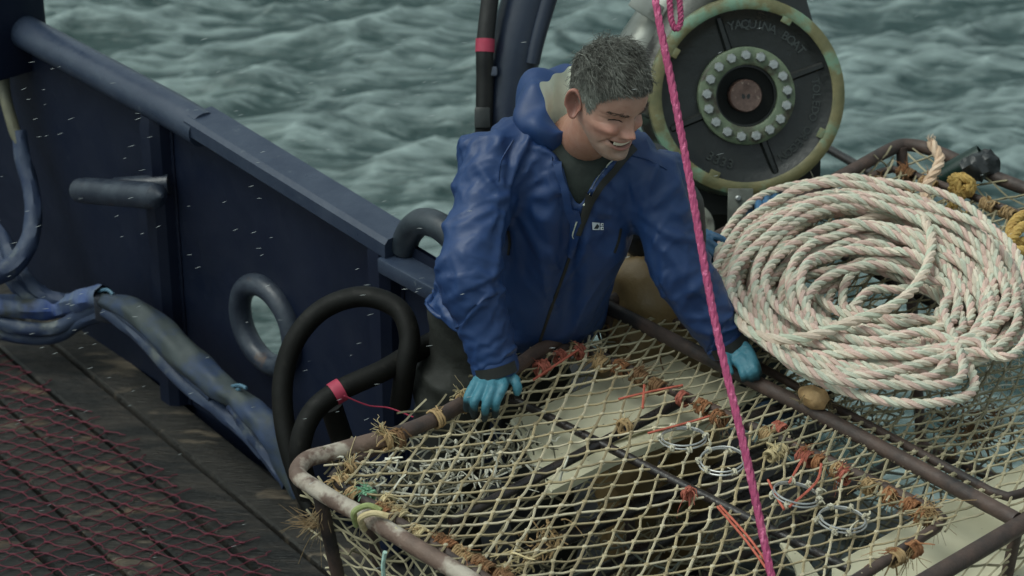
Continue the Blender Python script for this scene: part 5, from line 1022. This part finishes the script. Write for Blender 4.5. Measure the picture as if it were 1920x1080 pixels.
# teeth, lids, brows
M_teeth = mat('teeth', srgb(226, 216, 196), rough=0.3, rvar=0)
q = MB(); xs = np.linspace(-.0255, .0255, 28); rows = []
for i, x in enumerate(xs):
    zm_ = -.0655 + 8.0 * x * x; yb = .0800 - 6.5 * x * x + (0.0007 if i % 3 else -0.0005); rows.append([hp(x, yb, zm_ + .0062), hp(x, yb + .0012, zm_ + .001), hp(x, yb + .0008, zm_ - .0036)])
q.grid(np.array(rows)); q.build('teeth', M_teeth, man, auto=0)
M_hairm = mat('grey_hair', (1, 1, 1), (0.85, 0.85, 0.83), scale=90, rough=0.45, vcol=True, spec=0.4)
for sgn in (1, -1):
    q = MB(); pts = []
    for x in np.linspace(.016, .046, 12):
        u_ = (x - .031) / .015; zz_ = -.0015 - 0.0035 * u_ * u_ * (1 if u_ > 0 else 0.6) + 0.001 * u_
        sx = x * sgn; i_z = int(np.argmin(np.abs(HXYZ[2][:, 0] - zz_))); i_a = int(np.argmin(np.abs(HXYZ[0][i_z] - sx) + (HXYZ[1][i_z] < 0) * 1.0)); pts.append(HV[i_z, i_a] + hf_ * 0.0006)
    q.tube(spline(pts, 3), np.sin(np.linspace(0.25, math.pi - 0.25, 34)) * 0.0017 + 0.0004, 6, col=np.array(srgb(48, 34, 28))); q.build('eyelid_line', M_hairm, man)
    q = MB(); rs = np.random.RandomState(5 + sgn)
    for _ in range(85):
        x = rs.uniform(.012, .052); z_ = .0170 + 0.0065 * math.sin((x - .012) / .040 * 2.4) + rs.randn() * 0.0016; i_z = int(np.argmin(np.abs(HXYZ[2][:, 0] - z_))); i_a = int(np.argmin(np.abs(HXYZ[0][i_z] - x * sgn) + (HXYZ[1][i_z] < 0) * 1.0))
        p = HV[i_z, i_a]; d = nrm(sgn * hl_ * 0.9 + hu_ * rs.uniform(-0.1, 0.35) + hf_ * 0.25 - hf_ * (x * 9)); L_ = rs.uniform(.006, .011); q.tube(np.array([p, p + d * L_ * 0.5 + hf_ * 0.0012, p + d * L_]), np.array([.00045, .0005, .00025]), 4, caps=False, col=np.array(srgb(84, 70, 60)) * rs.uniform(0.6, 1.3))
    q.build('eyebrow', M_hairm, man)
# hair: short strands rooted on the scalp, combed forward, grey at the temples
def make_hair(n=12500):
    rs = np.random.RandomState(9); q = MB(); X, Y, Z = HXYZ; idx = np.argwhere(HHair[:-1]); 
    dU = np.roll(HV, -1, 1) - np.roll(HV, 1, 1); dV_ = np.gradient(HV, axis=0); Nn = np.cross(dU, dV_); Nn /= (np.linalg.norm(Nn, axis=2, keepdims=True) + 1e-9)
    Nn *= np.sign(((HV - HC) * Nn).sum(2, keepdims=True))
    area = np.linalg.norm(np.cross(dU, dV_), axis=2)[idx[:, 0], idx[:, 1]]; area = area * (1 + 2.5 * np.exp(-((Y[idx[:, 0], idx[:, 1]] + .02) / .045) ** 2 - ((Z[idx[:, 0], idx[:, 1]] - .115) / .02) ** 2)); pr = area / area.sum(); pick = idx[rs.choice(len(idx), n, p=pr)]
    for i, j in pick:
        p = HV[i, j] + dU[i, j] * rs.uniform(-.5, .5) + dV_[i, j] * rs.uniform(-.5, .5); nn = Nn[i, j]; x, y, z = X[i, j], Y[i, j], Z[i, j]
        top = min(1, max(0, (z - .045) / .04)); crown = math.exp(-((y + .035) / .035) ** 2 - ((z - .112) / .03) ** 2)
        comb = hf_ * (0.9 - 0.4 * (1 - top)) - hu_ * (0.75 - 0.35 * top) + hl_ * (0.25 * top - 0.1) + 0.16 * rs.randn(3) + 0.25 * V3(math.sin(70 * x + 50 * y), math.sin(60 * y - 40 * z), 0) * top + 0.30 * math.sin(60 * x + 45 * z) * hu_ * (1 - top)
        if crown > 0.3: comb = comb * 0.8 - hf_ * 0.3 * rs.rand() + 0.3 * rs.randn(3)
        comb = comb - nn * (comb @ nn); comb = nrm(comb); L_ = (0.012 + 0.011 * top + 0.009 * crown) * rs.uniform(0.6, 1.15)
        hz_ = float(np.interp(y, [-.12, -.03, .016, .05, .085], [-.06, 0, -.01, .056, .076])); L_ *= 0.45 + 0.55 * min(1, max(0, (z - hz_) / .02)); lift = 0.20 + 0.35 * top * rs.rand() + 1.0 * crown * rs.rand(); a = p; b = p + (comb * 0.5 + nn * lift * 0.55) * L_; c = p + (comb * 0.95 + nn * lift * 0.62) * L_; d = p + (comb * 1.35 + nn * lift * 0.42) * L_
        grey = 0.34 + 0.55 * (1 - top) * np.clip((y + .075) / .05, 0, 1) + 0.12 * math.sin(90 * x + 70 * y + 30 * z); g_ = np.clip(grey + 0.22 * rs.randn() + 0.25 * mnoise.noise(Vector((x * 60, y * 60, z * 60))), 0, 1)
        col = (np.array(srgb(60, 58, 52)) * (1 - g_) + np.array(srgb(150, 152, 144)) * g_) * rs.uniform(0.85, 1.1)
        if rs.rand() < 0.06: f_ = rs.uniform(0.3, 0.9) * (0.4 + top); b, c, d = b + nn * 0.004 * f_, c + nn * 0.010 * f_ + rs.randn(3) * 0.003, d + nn * 0.017 * f_ + rs.randn(3) * 0.005
        q.tube(np.array([a, b, c, d]), np.array([.0007, .0007, .0006, .0003]), 3, caps=False, col=col)
    o = q.build('hair', M_hairm, man, auto=0); return o
make_hair()
# ---- gloved hands: palm, four fingers and a thumb, grown into one skin each
M_glove = mat('teal_glove', (1, 1, 1), (0.86, 0.88, 0.9), scale=30, rough=0.55, bump=0.45, bscale=60, vcol=True, c3=(0.55, 0.58, 0.6), s3=22, t3=(0.52, 0.66))
def glove(name, parent, wrist, kn, pip, tip, thumb, col, dark, fr=0.0098, dz_=0.02, cuff=None):
    m = MB(); kc = sum(kn) / len(kn)
    for t, a in enumerate(kn):                                            # palm: one ray per finger from wrist to knuckle
        w = wrist + (a - kc) * 0.45; m.tube(np.array([w + (w - a) * 0.15, w * 0.5 + a * 0.5, a]), np.array([0.019, 0.0165, 0.0125]), 10)
    if cuff is not None: m.tube(np.array([cuff, wrist]), np.array([0.042, 0.034]), 16)
    for a, b, c in zip(kn, pip, tip):
        w = wrist + (a - kc) * 0.45; pts = spline([w * 0.35 + a * 0.65, a, b, (b + c) / 2, c], 4); m.tube(pts, np.interp(np.linspace(0, 1, 17), [0, .25, .5, .85, 1], [0.011, fr * 1.18, fr * 1.05, fr * 0.95, fr * 0.6]), 10)
    pts = spline([wrist * 0.7 + thumb[0] * 0.3, thumb[0], thumb[1], thumb[2]], 5); m.tube(pts, np.interp(np.linspace(0, 1, 16), [0, .4, .8, 1], [0.015, 0.0140, 0.0112, 0.007]), 10)
    me = voxel(m, 0.0034, 3); v, f = mesh_np(me); bpy.data.meshes.remove(me)
    # wrinkles across the back of the hand, dark dipped fingertips
    ax = nrm(kc - wrist); s_ = (v - wrist) @ ax / np.linalg.norm(kc - wrist); lt = (v - wrist) @ nrm(kn[0] - kn[-1])
    dirs = v - (wrist + np.outer(s_, ax) * np.linalg.norm(kc - wrist)); dirs /= (np.linalg.norm(dirs, axis=1, keepdims=True) + 1e-6)
    v = v + dirs * (0.0018 * np.sin(s_ * 26 + lt * 90 + 1.2 * np.sin(lt * 160)) * np.clip(1.15 - s_, 0, 1))[:, None]
    dt = np.min([np.linalg.norm(v - t, axis=1) for t in tip], axis=0); k = np.clip((dz_ - dt) / 0.012, 0, 1)[:, None]
    C = np.array(col) * (1 - k) + np.array(dark) * k
    return mesh_obj(name, v, f, M_glove, parent, True, 0, None, C)
TEAL = srgb(58, 116, 132); TEALD = srgb(24, 42, 48)
glove('glove', man, Q(930, 694, 5.775), [Q(889, 722, 5.735), Q(904, 729, 5.72), Q(923, 731, 5.71), Q(943, 727, 5.715)], [Q(877, 744, 5.72), Q(890, 754, 5.705), Q(911, 759, 5.70), Q(931, 754, 5.705)],
      [Q(874, 772, 5.74), Q(888, 783, 5.745), Q(908, 790, 5.745), Q(928, 783, 5.745)], [Q(958, 706, 5.755), Q(969, 722, 5.74), Q(970, 742, 5.745)], TEAL, TEALD, cuff=Q(929, 668, 5.78), dz_=0.042)
glove('glove', man, Q(1366, 648, 5.905), [Q(1388, 684, 5.85), Q(1397, 676, 5.85), Q(1402, 665, 5.86), Q(1402, 653, 5.87)], [Q(1394, 701, 5.83), Q(1406, 698, 5.83), Q(1415, 691, 5.83), Q(1416, 680, 5.84)],
      [Q(1395, 714, 5.85), Q(1410, 715, 5.85), Q(1421, 712, 5.85), Q(1425, 704, 5.86)], [Q(1360, 668, 5.87), Q(1364, 690, 5.84), Q(1372, 703, 5.83)], TEAL, srgb(30, 60, 70), dz_=0.026, cuff=Q(1355, 630, 5.92))

# ---- the second crew member, bent low behind him: tan oilskins, blue gloves on the far pot rail
p2 = thing('person', V3(0.33, 5.75, -0.08), 'crouching person in tan oilskins and blue gloves mostly hidden behind the blue jacket', 'person')
M_tan = mat('tan_oilskin', srgb(132, 110, 74), srgb(112, 92, 60), scale=5, rough=0.5, bump=0.3, bscale=14, bdist=0.02)
M_slv = mat('dark_sleeve', srgb(36, 40, 42), srgb(28, 31, 33), scale=8, rough=0.6, bump=0.2, bscale=30)
ph = Q(1240, 550, 6.30); l2 = nrm(V3(0.75, 0.65, 0)); m = MB()
loft(m, smooth_secs([(Q(1248, 470, 6.32), l2, None, 0.085, 0.10), (Q(1240, 510, 6.32), l2, None, 0.125, 0.11), (ph, l2, None, 0.15, 0.13), (ph - ZV * 0.12, l2, None, 0.14, 0.12)]))
lg2 = [(ph - l2 * 0.075, ph - l2 * 0.07 + V3(-0.03, -0.06, -0.45), ph - l2 * 0.06 + V3(0, 0.05, -0.94)), (ph + l2 * 0.08, ph + l2 * 0.12 + V3(0, -0.03, -0.45), ph + l2 * 0.12 + V3(0, 0.06, -0.94))]
for a_, b_, c_ in lg2: m.tube(spline([a_, b_, c_], 6), np.linspace(0.095, 0.075, 13), 14)
vm = voxel(m, 0.016, 4); v_, f_ = mesh_np(vm); bpy.data.meshes.remove(vm)
v_ = v_ + 0.006 * np.stack([np.sin(v_[:, 2] * 40 + v_[:, 0] * 30), np.sin(v_[:, 2] * 34 + v_[:, 0] * 22 + 1), 0 * v_[:, 0]], 1); mesh_obj('oilskin_trousers', v_, f_, M_tan, p2, auto=0)
s2 = Q(1236, 405, 6.24); m = MB(); loft(m, smooth_secs([(Q(1252, 480, 6.32), l2, None, 0.09, 0.09), (Q(1250, 440, 6.30), l2, None, 0.10, 0.09), (s2, l2, None, 0.12, 0.085), (Q(1218, 375, 6.16), l2, None, 0.06, 0.06)]))
wA, wB = Q(1282, 436, 6.42), Q(1448, 432, 6.66)
m.tube(spline([Q(1205, 410, 6.18), Q(1235, 440, 6.28), wA], 6), np.linspace(0.06, 0.036, 13), 12); m.tube(spline([Q(1245, 400, 6.28), Q(1320, 530, 6.75), wB], 6), np.linspace(0.06, 0.034, 13), 12)
vm = voxel(m, 0.014, 3); v_, f_ = mesh_np(vm); bpy.data.meshes.remove(vm); mesh_obj('sleeved_top', v_, f_, M_slv, p2, auto=0)
m = MB(); m.tube(spline([s2, Q(1212, 385, 6.12), Q(1206, 360, 6.05)], 5), np.linspace(0.055, 0.05, 11), 12); hd2 = Q(1204, 350, 6.04)
m.lathe([(0.0, -0.11), (0.04, -0.10), (0.062, -0.06), (0.074, 0.0), (0.074, 0.05), (0.05, 0.095), (0.0, 0.11)], hd2, nrm(V3(0.2, -0.35, 0.9)), 20); loft(m, smooth_secs([(Q(1248, 400, 6.25), l2, None, 0.06, 0.05), (ph, l2, None, 0.08, 0.08)]))
for a_, b_, c_ in lg2: m.tube(spline([a_, b_, c_], 5), np.linspace(0.07, 0.045, 11), 10)
vm = voxel(m, 0.012, 3); v_, f_ = mesh_np(vm); bpy.data.meshes.remove(vm); mesh_obj('body', v_, f_, mat('skin_plain', SKIN, rough=0.55), p2, auto=0)
m = MB(); m.lathe([(0.078, -0.02), (0.083, 0.03), (0.075, 0.07), (0.05, 0.105), (0.0, 0.12)], hd2, nrm(V3(0.2, -0.35, 0.9)), 22); m.build('knit_cap', M_slv, p2)
for c_ in lg2: e_ = c_[2]; m = MB(); m.tube(spline([e_ + ZV * 0.1, e_ + ZV * 0.03, e_ + V3(0.05, -0.1, -0.02), e_ + V3(0.07, -0.16, -0.02)], 4), np.array([.08] * 5 + [.06] * 5 + [.045] * 3), 12); m.build('boot', M_boot, p2)
BLUE2 = srgb(58, 100, 134)
glove('glove', p2, Q(1296, 446, 6.42), [Q(1330, 440, 6.42), Q(1330, 455, 6.40), Q(1324, 470, 6.39), Q(1316, 482, 6.40)], [Q(1352, 448, 6.41), Q(1348, 468, 6.39), Q(1340, 482, 6.38), Q(1328, 492, 6.39)],
      [Q(1372, 463, 6.42), Q(1365, 487, 6.40), Q(1356, 497, 6.40), Q(1340, 502, 6.40)], [Q(1300, 470, 6.40), Q(1306, 490, 6.38), Q(1312, 503, 6.38)], BLUE2, srgb(58, 106, 146), cuff=wA)
glove('glove', p2, Q(1450, 420, 6.66), [Q(1424, 398, 6.62), Q(1438, 388, 6.63), Q(1452, 380, 6.64), Q(1464, 376, 6.66)], [Q(1422, 382, 6.58), Q(1438, 373, 6.60), Q(1452, 367, 6.62), Q(1464, 364, 6.64)],
      [Q(1426, 402, 6.53), Q(1442, 393, 6.55), Q(1456, 386, 6.57), Q(1467, 382, 6.59)], [Q(1420, 410, 6.62), Q(1408, 402, 6.58), Q(1402, 386, 6.58)], BLUE2, srgb(52, 98, 140), fr=0.0115, cuff=wB)

# ================================================================== SLEET
rs = np.random.RandomState(77); M_ice = mat('ice_grain', (0.34, 0.37, 0.37), rough=0.4, rvar=0); q = MB()
for _ in range(190):
    x, y = rs.uniform(-40, 1960), rs.uniform(-40, 1120); dep = rs.uniform(5.0, 7.2); p = Q(x, y, dep)
    if rs.rand() < 0.55: p = Q(rs.uniform(0, 900), rs.uniform(100, 800), rs.uniform(5.2, 6.6))
    d = nrm(RT + UP * rs.uniform(0.0, 0.45) + FW * rs.randn() * 0.2); L_ = rs.uniform(0.004, 0.008)
    q.tube(np.array([p - d * L_, p, p + d * L_]), np.array([0.0002, 0.00055, 0.0002]), 4, caps=False)
tag(q.build('sleet', M_ice), 'small white sleet grains blowing over the deck', 'sleet', kind='stuff')
